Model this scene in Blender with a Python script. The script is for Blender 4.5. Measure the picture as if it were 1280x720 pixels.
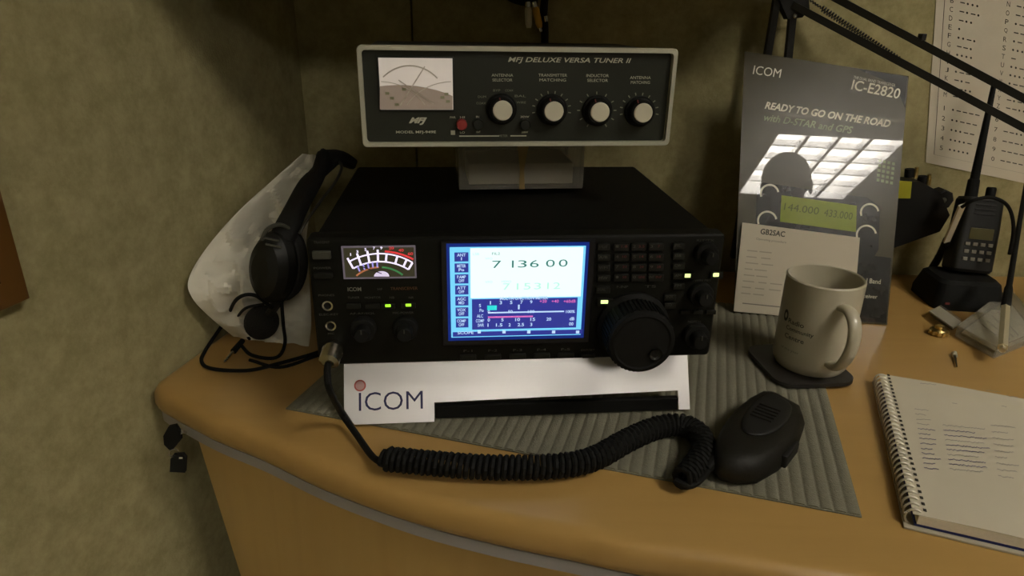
import bpy, bmesh, math, random
from mathutils import Vector, Matrix, noise, Euler
random.seed(7)
for o in list(bpy.data.objects): bpy.data.objects.remove(o, do_unlink=True)
scene = bpy.context.scene
COL = scene.collection
PI = math.pi
Z0 = 0.74                                   # desk height; the table-top plane is z = Z0
# ------------------------------------------------------------------ camera
FPX = 839.0; PITCH = math.radians(22.0); ROLL = math.radians(1.0); HCAM = 0.35
Fw = Vector((0, math.cos(PITCH), -math.sin(PITCH)))
_R = Vector((1, 0, 0)); _D = Vector((0, -math.sin(PITCH), -math.cos(PITCH)))
Rv = _R * math.cos(ROLL) - _D * math.sin(ROLL)
Dv = _R * math.sin(ROLL) + _D * math.cos(ROLL)
CAM = Vector((0, 0, Z0 + HCAM))
cam = bpy.data.cameras.new('camera'); camo = bpy.data.objects.new('camera', cam); COL.objects.link(camo)
cam.sensor_width = 36.0; cam.lens = FPX / 1280 * 36.0; cam.clip_start = 0.01
m = Matrix((Rv, -Dv, -Fw)).transposed().to_4x4(); m.translation = CAM
camo.matrix_world = m
scene.camera = camo
# ------------------------------------------------------------------ world, exposure
world = bpy.data.worlds.new('World'); scene.world = world; world.use_nodes = True
bg = world.node_tree.nodes['Background']; bg.inputs[0].default_value = (1.0, 0.86, 0.55, 1); bg.inputs[1].default_value = 0.030
vs = scene.view_settings
vs.view_transform = 'Standard'; vs.look = 'None'; vs.gamma = 1.0; vs.use_curve_mapping = False; vs.exposure = 0.58
TROFFER_STRENGTH = 27.0
TROFFER_COLOR = (1.0, 0.93, 0.80)

# ------------------------------------------------------------------ pixel -> place helpers (photo frame 1280 x 720)
def ray(x, y): return Fw + Rv * ((x - 640) / FPX) + Dv * ((y - 360) / FPX)
def on_z(x, y, z=0.0):
    v = ray(x, y); return CAM + v * ((z + Z0 - CAM.z) / v.z)
def on_y(x, y, Y):
    v = ray(x, y); return CAM + v * (Y / v.y)
def on_pl(x, y, P0, n):
    v = ray(x, y); return CAM + v * ((P0 - CAM).dot(n) / v.dot(n))

# ------------------------------------------------------------------ materials
MATS = {}
def mat(name, col, rough=0.5, metal=0.0, var=0.08, scale=40.0, bump=0.0, bscale=200.0, emit=None, es=0.0, coat=0.0, trans=0.0, alpha=1.0, spec=0.5, coat_rough=0.03):
    if name in MATS: return MATS[name]
    M = bpy.data.materials.new(name); M.use_nodes = True; nt = M.node_tree; b = nt.nodes['Principled BSDF']
    tc = nt.nodes.new('ShaderNodeTexCoord'); nz = nt.nodes.new('ShaderNodeTexNoise'); nz.inputs['Scale'].default_value = scale; nz.inputs['Detail'].default_value = 4
    nt.links.new(tc.outputs['Object'], nz.inputs['Vector'])
    mx = nt.nodes.new('ShaderNodeMix'); mx.data_type = 'RGBA'
    mx.inputs[6].default_value = (*[c * (1 - var) for c in col], 1); mx.inputs[7].default_value = (*[min(1, c * (1 + var)) for c in col], 1)
    nt.links.new(nz.outputs['Fac'], mx.inputs[0]); nt.links.new(mx.outputs[2], b.inputs['Base Color'])
    b.inputs['Roughness'].default_value = rough; b.inputs['Metallic'].default_value = metal
    b.inputs['Specular IOR Level'].default_value = spec
    if coat: b.inputs['Coat Weight'].default_value = coat; b.inputs['Coat Roughness'].default_value = coat_rough
    if trans: b.inputs['Transmission Weight'].default_value = trans
    if alpha < 1: b.inputs['Alpha'].default_value = alpha
    if emit and name != 'tube_light': es = es * 0.71
    if emit: b.inputs['Emission Color'].default_value = (*emit, 1); b.inputs['Emission Strength'].default_value = es
    if bump:
        n2 = nt.nodes.new('ShaderNodeTexNoise'); n2.inputs['Scale'].default_value = bscale; n2.inputs['Detail'].default_value = 5
        nt.links.new(tc.outputs['Object'], n2.inputs['Vector'])
        bp = nt.nodes.new('ShaderNodeBump'); bp.inputs['Strength'].default_value = bump; bp.inputs['Distance'].default_value = 0.002
        nt.links.new(n2.outputs['Fac'], bp.inputs['Height']); nt.links.new(bp.outputs['Normal'], b.inputs['Normal'])
    MATS[name] = M; return M

def fabric_mat(name, c0, c1):
    M = bpy.data.materials.new(name); M.use_nodes = True; nt = M.node_tree; b = nt.nodes['Principled BSDF']; L = nt.links.new
    tc = nt.nodes.new('ShaderNodeTexCoord')
    n1 = nt.nodes.new('ShaderNodeTexNoise'); n1.inputs['Scale'].default_value = 120; n1.inputs['Detail'].default_value = 6; n1.inputs['Roughness'].default_value = 0.7
    n2 = nt.nodes.new('ShaderNodeTexNoise'); n2.inputs['Scale'].default_value = 38; n2.inputs['Detail'].default_value = 3
    L(tc.outputs['Object'], n1.inputs['Vector']); L(tc.outputs['Object'], n2.inputs['Vector'])
    ad = nt.nodes.new('ShaderNodeMath'); ad.operation = 'ADD'; L(n1.outputs['Fac'], ad.inputs[0]); L(n2.outputs['Fac'], ad.inputs[1])
    cr = nt.nodes.new('ShaderNodeValToRGB'); cr.color_ramp.elements[0].position = 0.72; cr.color_ramp.elements[1].position = 1.28
    dv = nt.nodes.new('ShaderNodeMath'); dv.operation = 'MULTIPLY'; dv.inputs[1].default_value = 1.0; L(ad.outputs[0], dv.inputs[0])
    mr = nt.nodes.new('ShaderNodeMapRange'); mr.inputs[1].default_value = 0.75; mr.inputs[2].default_value = 1.25; L(dv.outputs[0], mr.inputs[0])
    mx = nt.nodes.new('ShaderNodeMix'); mx.data_type = 'RGBA'; mx.inputs[6].default_value = (*c0, 1); mx.inputs[7].default_value = (*c1, 1)
    L(mr.outputs[0], mx.inputs[0]); L(mx.outputs[2], b.inputs['Base Color'])
    nt.nodes.remove(cr)
    b.inputs['Roughness'].default_value = 0.95; b.inputs['Specular IOR Level'].default_value = 0.15
    n3 = nt.nodes.new('ShaderNodeTexNoise'); n3.inputs['Scale'].default_value = 420; L(tc.outputs['Object'], n3.inputs['Vector'])
    bp = nt.nodes.new('ShaderNodeBump'); bp.inputs['Strength'].default_value = 0.35; bp.inputs['Distance'].default_value = 0.001
    L(n3.outputs['Fac'], bp.inputs['Height']); L(bp.outputs['Normal'], b.inputs['Normal'])
    MATS[name] = M; return M

def wood_mat(name, c0, c1, rough=0.35, axis='X', coat=0.15):
    M = bpy.data.materials.new(name); M.use_nodes = True; nt = M.node_tree; b = nt.nodes['Principled BSDF']; L = nt.links.new
    tc = nt.nodes.new('ShaderNodeTexCoord'); mp = nt.nodes.new('ShaderNodeMapping')
    mp.inputs['Scale'].default_value = {'X': (3, 40, 40), 'Z': (30, 30, 2.2)}[axis]
    L(tc.outputs['Object'], mp.inputs['Vector'])
    n1 = nt.nodes.new('ShaderNodeTexNoise'); n1.inputs['Scale'].default_value = 1.6; n1.inputs['Detail'].default_value = 6; n1.inputs['Distortion'].default_value = 0.6
    L(mp.outputs['Vector'], n1.inputs['Vector'])
    mx = nt.nodes.new('ShaderNodeMix'); mx.data_type = 'RGBA'; mx.inputs[6].default_value = (*c0, 1); mx.inputs[7].default_value = (*c1, 1)
    L(n1.outputs['Fac'], mx.inputs[0]); L(mx.outputs[2], b.inputs['Base Color'])
    b.inputs['Roughness'].default_value = rough; b.inputs['Coat Weight'].default_value = coat; b.inputs['Coat Roughness'].default_value = 0.25
    MATS[name] = M; return M

fabric_mat('partition_fabric', (0.29, 0.255, 0.12), (0.41, 0.36, 0.185))
wood_mat('beech', (0.41, 0.245, 0.072), (0.47, 0.29, 0.092))
wood_mat('beech_panel', (0.45, 0.285, 0.09), (0.55, 0.36, 0.125), axis='Z')
mat('radio_black', (0.005, 0.005, 0.004), 0.55, spec=0.15)
mat('radio_panel', (0.006, 0.006, 0.004), 0.55, spec=0.15)
mat('key_black', (0.012, 0.012, 0.009), 0.5, spec=0.2)
mat('rubber', (0.008, 0.008, 0.007), 0.7, spec=0.15)
mat('legend_grey', (0.20, 0.20, 0.16), 0.6)
mat('legend_dim', (0.07, 0.07, 0.055), 0.6)
mat('legend_red', (0.14, 0.02, 0.015), 0.6)
mat('legend_orange', (0.16, 0.07, 0.025), 0.6)
mat('chrome', (0.7, 0.68, 0.6), 0.22, 1.0)
mat('brass', (0.62, 0.48, 0.2), 0.3, 1.0)
mat('aluminium', (0.85, 0.81, 0.64), 0.33, 0.45, bump=0.1, bscale=500)
mat('satin_silver', (0.88, 0.86, 0.85), 0.40, 0.6, var=0.03)
mat('logo_blue', (0.02, 0.02, 0.09), 0.5)
mat('logo_red', (0.55, 0.12, 0.10), 0.5)
mat('logo_pink', (0.62, 0.36, 0.33), 0.5)
mat('led_green', (0.2, 0.6, 0.05), 0.4, emit=(0.42, 1.0, 0.03), es=1.0)
mat('led_pale', (0.6, 0.8, 0.3), 0.4, emit=(0.80, 1.0, 0.35), es=1.2)
mat('white_paper', (0.62, 0.56, 0.43), 0.8, var=0.03)
mat('ink', (0.03, 0.028, 0.022), 0.7)
mat('ink_soft', (0.22, 0.20, 0.16), 0.7)

# ------------------------------------------------------------------ mesh builder
class MB:
    def __init__(s): s.bm = bmesh.new()
    def add(s, verts, faces):
        vs_ = [s.bm.verts.new(v) for v in verts]
        for f in faces:
            try: s.bm.faces.new([vs_[i] for i in f])
            except ValueError: pass
        return vs_
    def box(s, c, size, bev=0.0, seg=2, mtx=None):
        r = bmesh.ops.create_cube(s.bm, size=1.0)
        vv = r['verts']
        for v in vv: v.co = Vector((v.co.x * size[0], v.co.y * size[1], v.co.z * size[2])) + Vector(c)
        if bev > 0:
            ed = list({e for v in vv for e in v.link_edges})
            rr = bmesh.ops.bevel(s.bm, geom=ed, offset=bev, segments=seg, affect='EDGES', profile=0.5)
            vv = list({v for f in rr['faces'] for v in f.verts} | {v for v in vv if v.is_valid})
        if mtx is not None:
            for v in vv: v.co = mtx @ v.co
        return s
    def lathe(s, prof, seg=32, mtx=None, closed=False):
        """profile of (radius, height) turned about local Z"""
        rings = []
        mtx = mtx or Matrix()
        for r, h in prof:
            if r < 1e-6: rings.append([s.bm.verts.new(mtx @ Vector((0, 0, h)))])
            else: rings.append([s.bm.verts.new(mtx @ Vector((r * math.cos(2 * PI * i / seg), r * math.sin(2 * PI * i / seg), h))) for i in range(seg)])
        pairs = list(zip(rings[:-1], rings[1:]))
        if closed: pairs.append((rings[-1], rings[0]))
        for a, b in pairs:
            for i in range(seg):
                j = (i + 1) % seg
                if len(a) == 1 and len(b) == 1: continue
                q = [a[0], b[i], b[j]] if len(a) == 1 else ([a[i], b[0], a[j]] if len(b) == 1 else [a[i], b[i], b[j], a[j]])
                try: s.bm.faces.new(q)
                except ValueError: pass
        return s
    def tube(s, pts, r, seg=8, cap=True):
        pts = [Vector(p) for p in pts]; n = len(pts)
        rr = r if hasattr(r, '__len__') else [r] * n
        up = None; rings = []
        for i, p in enumerate(pts):
            t = (pts[min(i + 1, n - 1)] - pts[max(i - 1, 0)])
            if t.length < 1e-9: t = Vector((0, 0, 1))
            t.normalize()
            if up is None: up = t.orthogonal().normalized()
            else:
                up = up - t * up.dot(t); up = up.normalized() if up.length > 1e-6 else t.orthogonal().normalized()
            w = t.cross(up)
            rings.append([s.bm.verts.new(p + (up * math.cos(2 * PI * k / seg) + w * math.sin(2 * PI * k / seg)) * rr[i]) for k in range(seg)])
        for a, b in zip(rings[:-1], rings[1:]):
            for k in range(seg): s.bm.faces.new([a[k], a[(k + 1) % seg], b[(k + 1) % seg], b[k]])
        if cap:
            s.bm.faces.new(list(reversed(rings[0]))); s.bm.faces.new(rings[-1])
        return s
    def bar(s, a, b, w, h, up=(0, 0, 1)):
        a = Vector(a); b = Vector(b); t = (b - a).normalized(); u = Vector(up); x = t.cross(u).normalized(); z = x.cross(t)
        vs_ = []
        for p in (a, b):
            for sx, sz in ((-1, -1), (1, -1), (1, 1), (-1, 1)): vs_.append(p + x * (sx * w / 2) + z * (sz * h / 2))
        s.add(vs_, [(3, 2, 1, 0), (4, 5, 6, 7), (0, 1, 5, 4), (1, 2, 6, 5), (2, 3, 7, 6), (3, 0, 4, 7)]); return s
    def prism(s, poly, vec):
        """polygon of 3D points extruded by vec"""
        vec = Vector(vec); n = len(poly)
        a = [s.bm.verts.new(Vector(p)) for p in poly]; b = [s.bm.verts.new(Vector(p) + vec) for p in poly]
        s.bm.faces.new(a); s.bm.faces.new(list(reversed(b)))
        for i in range(n):
            j = (i + 1) % n; s.bm.faces.new([a[j], a[i], b[i], b[j]])
        return s
    def loft(s, rings, cap=True):
        rv = [[s.bm.verts.new(Vector(p)) for p in r] for r in rings]; n = len(rv[0])
        for a, b in zip(rv[:-1], rv[1:]):
            for i in range(n): s.bm.faces.new([a[i], a[(i + 1) % n], b[(i + 1) % n], b[i]])
        if cap: s.bm.faces.new(list(reversed(rv[0]))); s.bm.faces.new(rv[-1])
        return s
    def build(s, name, material, parent=None, smooth=True, angle=21, sub=0):
        bmesh.ops.recalc_face_normals(s.bm, faces=s.bm.faces)
        me = bpy.data.meshes.new(name); s.bm.to_mesh(me); s.bm.free()
        me.materials.append(MATS[material] if isinstance(material, str) else material)
        o = bpy.data.objects.new(name, me); COL.objects.link(o)
        if parent is not None: o.parent = parent
        if smooth:
            me.polygons.foreach_set('use_smooth', [True] * len(me.polygons))
            try: me.set_sharp_from_angle(angle=math.radians(angle))
            except Exception: pass
        if sub:
            md = o.modifiers.new('sub', 'SUBSURF'); md.levels = sub; md.render_levels = sub
        return o

def tag(o, label=None, cat=None, group=None, kind=None):
    if label: o['label'] = label
    if cat: o['category'] = cat
    if group: o['group'] = group
    if kind: o['kind'] = kind
    return o
def thing(name, label, cat, loc=(0, 0, 0), rotz=0.0, group=None, mtx=None):
    o = bpy.data.objects.new(name, None); COL.objects.link(o); o.empty_display_size = 0.02
    if mtx is not None: o.matrix_world = mtx
    else: o.location = loc; o.rotation_euler = (0, 0, rotz)
    return tag(o, label, cat, group)
def frame_of(loc, rotz): return Matrix.Translation(Vector(loc)) @ Matrix.Rotation(rotz, 4, 'Z')
RX90 = Matrix.Rotation(PI / 2, 4, 'X')

_fc = {}
def text_mesh(body, bold=0.0, shear=0.0, extrude=0.0, spacing=1.0):
    key = (body, bold, shear, extrude, spacing)
    if key in _fc: return _fc[key]
    cu = bpy.data.curves.new('lettering', 'FONT'); cu.body = body; cu.offset = bold; cu.shear = shear; cu.extrude = extrude
    cu.space_character = spacing; cu.resolution_u = 3; cu.size = 1.0; cu.align_x = 'CENTER'
    ob = bpy.data.objects.new('tmp', cu); COL.objects.link(ob)
    dg = bpy.context.evaluated_depsgraph_get(); dg.update()
    me = bpy.data.meshes.new_from_object(ob.evaluated_get(dg))
    bpy.data.objects.remove(ob); bpy.data.curves.remove(cu)
    data = ([v.co.copy() for v in me.vertices], [tuple(p.vertices) for p in me.polygons])
    bpy.data.meshes.remove(me); _fc[key] = data
    return data
def lettering(name, body, mapf, w, h, material, parent, bold=0.0, shear=0.0, spacing=1.0, ext=0.0):
    """letters scaled into a w x h box (metres) centred on 0,0; mapf takes (x, y, lift) to parent-local space"""
    vsx, fs = text_mesh(body, bold, shear, ext, spacing)
    if not vsx: return None
    x0 = min(v.x for v in vsx); x1 = max(v.x for v in vsx); y0 = min(v.y for v in vsx); y1 = max(v.y for v in vsx)
    sx = w / max(x1 - x0, 1e-6); sy = h / max(y1 - y0, 1e-6)
    mb = MB(); mb.add([mapf((v.x - (x0 + x1) / 2) * sx, (v.y - (y0 + y1) / 2) * sy, v.z * sy) for v in vsx], fs)
    return mb.build(name, material, parent, smooth=False)

class Face:
    """a vertical (or tilted) front plane: local x right, y into the thing, z up"""
    def __init__(s, mtx): s.m = mtx; s.inv = mtx.inverted()
    def p(s, x, y, off=0.0):
        P0 = s.m @ Vector((0, off, 0)); n = (s.m.to_3x3() @ Vector((0, 1, 0)))
        return s.inv @ on_pl(x, y, P0, n)
    def rect(s, x0, y0, x1, y1, off=0.0):
        a = s.p(x0, (y0 + y1) / 2, off); b = s.p(x1, (y0 + y1) / 2, off); c = s.p((x0 + x1) / 2, y0, off); d = s.p((x0 + x1) / 2, y1, off)
        return a.x, d.z, b.x, c.z
    def box(s, name, x0, y0, x1, y1, depth, material, parent, bev=0.0, back=0.001, off=0.0):
        ax, az, bx, bz = s.rect(x0, y0, x1, y1, off)
        return MB().box(((ax + bx) / 2, off + (back - depth) / 2, (az + bz) / 2), (bx - ax, depth + back, bz - az), bev).build(name, material, parent)
    def text(s, name, body, cx, cy, wpx, hpx, material, parent, off=-0.0006, **k):
        ax, az, bx, bz = s.rect(cx - wpx / 2, cy - hpx / 2, cx + wpx / 2, cy + hpx / 2, off)
        X = (ax + bx) / 2; Zc = (az + bz) / 2
        return lettering(name, body, lambda x, y, l: Vector((X + x, off - l, Zc + y)), bx - ax, bz - az, material, parent, **k)
    def lathe(s, name, cx, cy, prof, material, parent, seg=32, off=0.0, flute=0):
        c = s.p(cx, cy, off); mb = MB().lathe(prof, seg, Matrix.Translation((c.x, off, c.z)) @ RX90)
        return mb.build(name, material, parent)
    def strip(s, name, pts, wpx, material, parent, off=-0.0006, mb=None):
        """flat ribbon through pixel points"""
        P = [s.p(x, y, off) for x, y in pts]; wd = abs(s.p(pts[0][0] + wpx, pts[0][1], off).x - P[0].x)
        own = mb is None
        mb = mb or MB(); L_ = []; R_ = []
        for i, p in enumerate(P):
            t = P[min(i + 1, len(P) - 1)] - P[max(i - 1, 0)]; t.y = 0; t.normalize(); nn = Vector((-t.z, 0, t.x)) * wd / 2
            L_.append(p + nn); R_.append(p - nn)
        n = len(P); mb.add(L_ + R_, [(i, i + 1, n + i + 1, n + i) for i in range(n - 1)])
        return mb.build(name, material, parent, smooth=False) if own else mb
def arc_px(cx, cy, rx, ry, a0, a1, n=16):
    return [(cx + rx * math.sin(math.radians(a0 + (a1 - a0) * i / n)), cy - ry * math.cos(math.radians(a0 + (a1 - a0) * i / n))) for i in range(n + 1)]
def spline(pts, n=8):
    P = [Vector(p) for p in pts]; P = [P[0] * 2 - P[1]] + P + [P[-1] * 2 - P[-2]]; out = []
    for i in range(1, len(P) - 2):
        for k in range(n):
            t = k / n; a, b, c, d = P[i - 1], P[i], P[i + 1], P[i + 2]
            out.append(0.5 * ((2 * b) + (c - a) * t + (2 * a - 5 * b + 4 * c - d) * t * t + (3 * b - a - 3 * c + d) * t ** 3))
    out.append(P[-2]); return out

# ================================================================== the setting
YB = 0.958                                              # back partition
def XW(Y): return -0.369 + (Y - 0.59) * 0.205           # left partition slants slightly inwards
WANG = math.atan(0.205)
fl = MB().box((0.6, -1.2, -0.05), (6.4, 5.0, 0.1)).build('floor', mat('carpet', (0.26, 0.23, 0.17), 0.95, bump=0.4), None); tag(fl, kind='structure')
wl = bpy.data.objects.new('wall_left', None); COL.objects.link(wl); tag(wl, kind='structure')
dirw = Vector((math.sin(WANG), math.cos(WANG), 0)); nrm = Vector((-dirw.y, dirw.x, 0))
P0w = Vector((XW(0.59), 0.59, 0))
def wall_quad(t0, t1, z0, z1): return [P0w + dirw * t0 + Vector((0, 0, z0)), P0w + dirw * t1 + Vector((0, 0, z0)), P0w + dirw * t1 + Vector((0, 0, z1)), P0w + dirw * t0 + Vector((0, 0, z1))]
tend = (YB - 0.59) / dirw.y
MB().prism(wall_quad(-2.6, tend, 0.0, 1.85), nrm * 0.05).build('fabric_panel', 'partition_fabric', wl, smooth=False)
wb = bpy.data.objects.new('wall_back', None); COL.objects.link(wb); tag(wb, kind='structure')
xs = on_y(515, 30, YB).x
xc = XW(YB)
MB().box(((xc - 0.06 + xs) / 2 - 0.0008, YB + 0.025, 0.925), (xs - xc + 0.06 - 0.0016, 0.05, 1.85), 0.0008).build('fabric_panel', 'partition_fabric', wb, smooth=False)
MB().box(((xs + 2.2) / 2 + 0.0008, YB + 0.025, 0.925), (2.2 - xs, 0.05, 1.85), 0.0008).build('fabric_panel', 'partition_fabric', wb, smooth=False)
CEIL = Z0 + 1.80
tc_ = Vector((0.965, -2.74, CEIL)); TW, TD, TROT = 0.72, 0.92, math.radians(-10)
ceil_m = mat('ceiling_tile', (0.42, 0.40, 0.34), 0.9)
cl = MB().box((0.6, -1.3, CEIL + 0.13), (6.4, 5.2, 0.04)).build('ceiling', ceil_m, None); tag(cl, kind='structure')

# ceiling troffers with louvre grid (one of them mirrors in the leaflet's gloss)
mat('tube_light', (0.9, 0.9, 0.9), 0.5, emit=TROFFER_COLOR, es=TROFFER_STRENGTH)
mat('louvre', (0.72, 0.72, 0.74), 0.3, 0.6)
def troffer(loc, w, d, rot, label):
    t = thing('ceiling_light', label, 'light', loc, rot, 'ceiling troffers')
    MB().box((0, 0, 0.09), (w, d, 0.01)).build('diffuser', 'tube_light', t)
    for sx in (-1, 1): MB().box((sx * (w / 2 + 0.012), 0, 0.045), (0.024, d + 0.048, 0.11)).build('rim', 'louvre', t)
    for sy in (-1, 1): MB().box((0, sy * (d / 2 + 0.012), 0.045), (w, 0.024, 0.11)).build('rim', 'louvre', t)
    for i in range(1, 4): MB().box((w * (i / 4 - 0.5), 0, 0.025), (0.022, d, 0.05)).build('louvre_blade', 'louvre', t)
    for i in range(1, 5): MB().box((0, d * (i / 5 - 0.5), 0.03), (w, 0.014, 0.04)).build('louvre_blade', 'louvre', t)
    return t
troffer((1.35, -0.65, CEIL), 0.62, 0.62, TROT, 'square ceiling light with metal louvre above the right of the desk')
troffer(tc_, TW, TD, TROT, 'square ceiling light with metal louvre mirrored in the glossy leaflet')

# unseen shelf added above the view to keep the wall behind the radio dark
sh = thing('added_shade_shelf', 'long grey unseen shelf added above the radio to shade the back partition', 'shelf', (0.012, YB, Z0 + 0.48))
mat('shelf_grey', (0.30, 0.28, 0.22), 0.6)
MB().box((0, -0.151, 0.012), (0.77, 0.30, 0.024), 0.002).build('board', 'shelf_grey', sh)
MB().box((0, -0.3055, -0.022), (0.77, 0.009, 0.092), 0.002).build('front_lip', 'shelf_grey', sh)
for sx in (-1, 1): MB().box((sx * 0.374, -0.151, 0.13), (0.02, 0.30, 0.26), 0.002).build('end_panel', 'shelf_grey', sh)

# ================================================================== desk
desk = thing('corner_desk', 'light beech corner desk with rounded front edge and grey trim strip', 'desk', (0, 0, 0))
front = [on_z(x, y) for x, y in ((200, 484), (230, 500), (267, 518), (326, 541), (403, 576), (512, 614), (620, 641), (720, 661), (799, 677), (896, 690), (977, 704), (1046, 714))]
front = [Vector((p.x, p.y, 0)) for p in front]
for i, p in enumerate(front): p.y -= 0.006
front += [Vector((0.32, 0.335, 0)), Vector((0.45, 0.318, 0)), Vector((0.7, 0.30, 0)), Vector((1.5, 0.29, 0))]
front = spline(front, 4)
lc = Vector((XW(0.60) + 0.004, 0.60, 0)); lb = Vector((XW(YB - 0.004) + 0.004, YB - 0.004, 0))
corner = [Vector((XW(0.615) + 0.004, 0.615, 0)), Vector((XW(0.6) + 0.004, 0.598, 0)), Vector((XW(0.59) + 0.009, 0.586, 0))]
outline = [Vector((1.5, YB - 0.004, 0)), lb] + corner + front
def inset(poly, d, keep_back=True):
    out = []; n = len(poly)
    for i, p in enumerate(poly):
        a = (p - poly[i - 1]).normalized(); b = (poly[(i + 1) % n] - p).normalized(); t = (a + b)
        t = t.normalized() if t.length > 1e-6 else a
        out.append(p + Vector((-t.y, t.x, 0)) * d)
    return out
rings = []
for z, d in ((-0.030, 0.006), (-0.027, 0.002), (-0.020, 0.0), (-0.011, 0.0), (-0.006, 0.0015), (-0.0025, 0.004), (-0.0006, 0.008), (0.0, 0.012)):
    rings.append([Vector((p.x, p.y, Z0 + z)) for p in inset(outline, d)])
MB().loft(rings).build('desktop', 'beech', desk, angle=50)
def ribbon(path, d0, d1, z0, z1):
    """upright band following the path between two insets"""
    n = len(path); out = []
    for i, p in enumerate(path):
        t = (path[min(i + 1, n - 1)] - path[max(i - 1, 0)]).normalized(); nn = Vector((-t.y, t.x, 0))
        out.append((p + nn * d0, p + nn * d1))
    rr = [[Vector((a.x, a.y, Z0 + z0)), Vector((b.x, b.y, Z0 + z0)), Vector((b.x, b.y, Z0 + z1)), Vector((a.x, a.y, Z0 + z1))] for a, b in out]
    return rr
path = corner[1:] + front
mat('grey_trim', (0.34, 0.32, 0.31), 0.5)
MB().loft(ribbon(path, 0.004, 0.022, -0.0415, -0.0302)).build('trim_strip', 'grey_trim', desk)
# curved front panel below, its left end tapering
pp = [p.copy() for p in path[5:]]
rows = []
nz = 12
mbp = MB(); grid = []
def panel_pt(path, s, d):
    i = min(int(s), len(path) - 2); f = s - i; p = path[i].lerp(path[i + 1], f); t = (path[i + 1] - path[i]).normalized()
    return p + Vector((-t.y, t.x, 0)) * d
S0 = 4.6
for iz in range(nz + 1):
    z = -0.0416 - (Z0 - 0.0416 - 0.004) * iz / nz
    s0 = S0 + 20.0 * min(0.25, (-z - 0.0416))
    r_ = []
    for k in range(41):
        s = s0 + (len(path) - 1.01 - s0) * (k / 40) ** 1.5
        r_.append(panel_pt(path, s, 0.016) + Vector((0, 0, Z0 + z)))
    for k in range(40, -1, -1):
        s = s0 + (len(path) - 1.01 - s0) * (k / 40) ** 1.5
        r_.append(panel_pt(path, s, 0.034) + Vector((0, 0, Z0 + z)))
    rows.append(r_)
MB().loft(rows).build('front_panel', 'beech_panel', desk)

# ================================================================== placemat
mat('mat_weave', (0.175, 0.165, 0.115), 0.9, bump=0.5, bscale=900, var=0.15, scale=300)
mat('mat_rib', (0.195, 0.185, 0.13), 0.9, bump=0.5, bscale=900, var=0.18, scale=260)
fr = on_z(1073, 634); fl_ = on_z(357, 512)
mang = math.atan2(fr.y - fl_.y, fr.x - fl_.x) - math.radians(1.5)
mw = (fr - fl_).length; md = 0.40
pm = thing('placemat', 'grey-green ribbed woven placemat lying under the radio and microphone', 'placemat', (fl_.x, fl_.y, Z0), mang)
MB().box((mw / 2, md / 2, 0.0008), (mw, md, 0.0015), 0.0005).build('backing', 'mat_weave', pm)
nr = int(mw / 0.0098)
rib = MB(); seg_ = 40; prof = [(-0.0045, 0.0015), (-0.0030, 0.0024), (0, 0.0027), (0.0030, 0.0024), (0.0045, 0.0015)]
gv = []
for i in range(2):
    for x, z in prof: gv.append((x, 0.001 + (md - 0.002) * i, z))
rib.add(gv, [(j, j + 1, 6 + j, 5 + j) for j in range(4)] + [(4, 3, 2, 1, 0), (5, 6, 7, 8, 9)])
r0 = rib.build('rib', 'mat_rib', pm, angle=80); r0.location = (mw / nr * 0.5, 0, 0)
for i in range(1, nr):
    c = r0.copy(); COL.objects.link(c); c.parent = pm; c.location = (mw / nr * (i + 0.5), 0, 0)

# ================================================================== transceiver
RM = frame_of((0.007, 0.5185, Z0 + 0.072), math.radians(5.2)); RF = Face(RM)
W, H, D = 0.342, 0.114, 0.285
rad = thing('radio_transceiver', 'wide black desktop radio transceiver with glowing screen on silver stand', 'radio', mtx=RM)
MB().box((0, 0.016 + (D - 0.016) / 2, H / 2), (W - 0.008, D - 0.016, H - 0.006), 0.003).build('chassis', 'radio_black', rad)
MB().box((0, 0.010, H / 2), (W, 0.020, H), 0.004, 3).build('front_panel', 'radio_panel', rad)
# left column
F = RF
F.text('lettering', 'TRANSMIT', 402, 303, 20, 3, 'legend_dim', rad)
F.box('transmit_button', 391, 313, 414, 323, 0.003, mat('button_grey', (0.055, 0.055, 0.042), 0.5), rad, 0.0008)
F.text('lettering', 'POWER', 403, 335, 22, 2.6, 'legend_dim', rad)
F.box('power_button', 393, 340, 416, 347, 0.003, 'key_black', rad, 0.0008)
F.text('lettering', 'PHONES', 408, 369, 20, 2.6, 'legend_dim', rad)
F.text('lettering', 'ELEC-KEY', 411, 393, 24, 2.6, 'legend_dim', rad)
F.text('lettering', 'MIC', 414, 417, 8, 2.4, 'legend_dim', rad)
for nm, cx, cy in (('phones_jack', 410, 381), ('key_jack', 414, 406)):
    j = F.lathe(nm, cx, cy, [(0.0030, 0.0), (0.0030, 0.0022), (0.0044, 0.0026), (0.0048, 0.001), (0.0048, 0)], 'chrome', rad, 24)
    F.lathe('socket', cx, cy, [(0, 0.0008), (0.0030, 0.0008)], 'rubber', j, 20)
mc = F.lathe('microphone_socket', 417, 436, [(0, 0.002), (0.0062, 0.002), (0.0066, 0.008), (0.0086, 0.008), (0.0092, 0.006), (0.0092, 0)], 'chrome', rad, 28)
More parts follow.
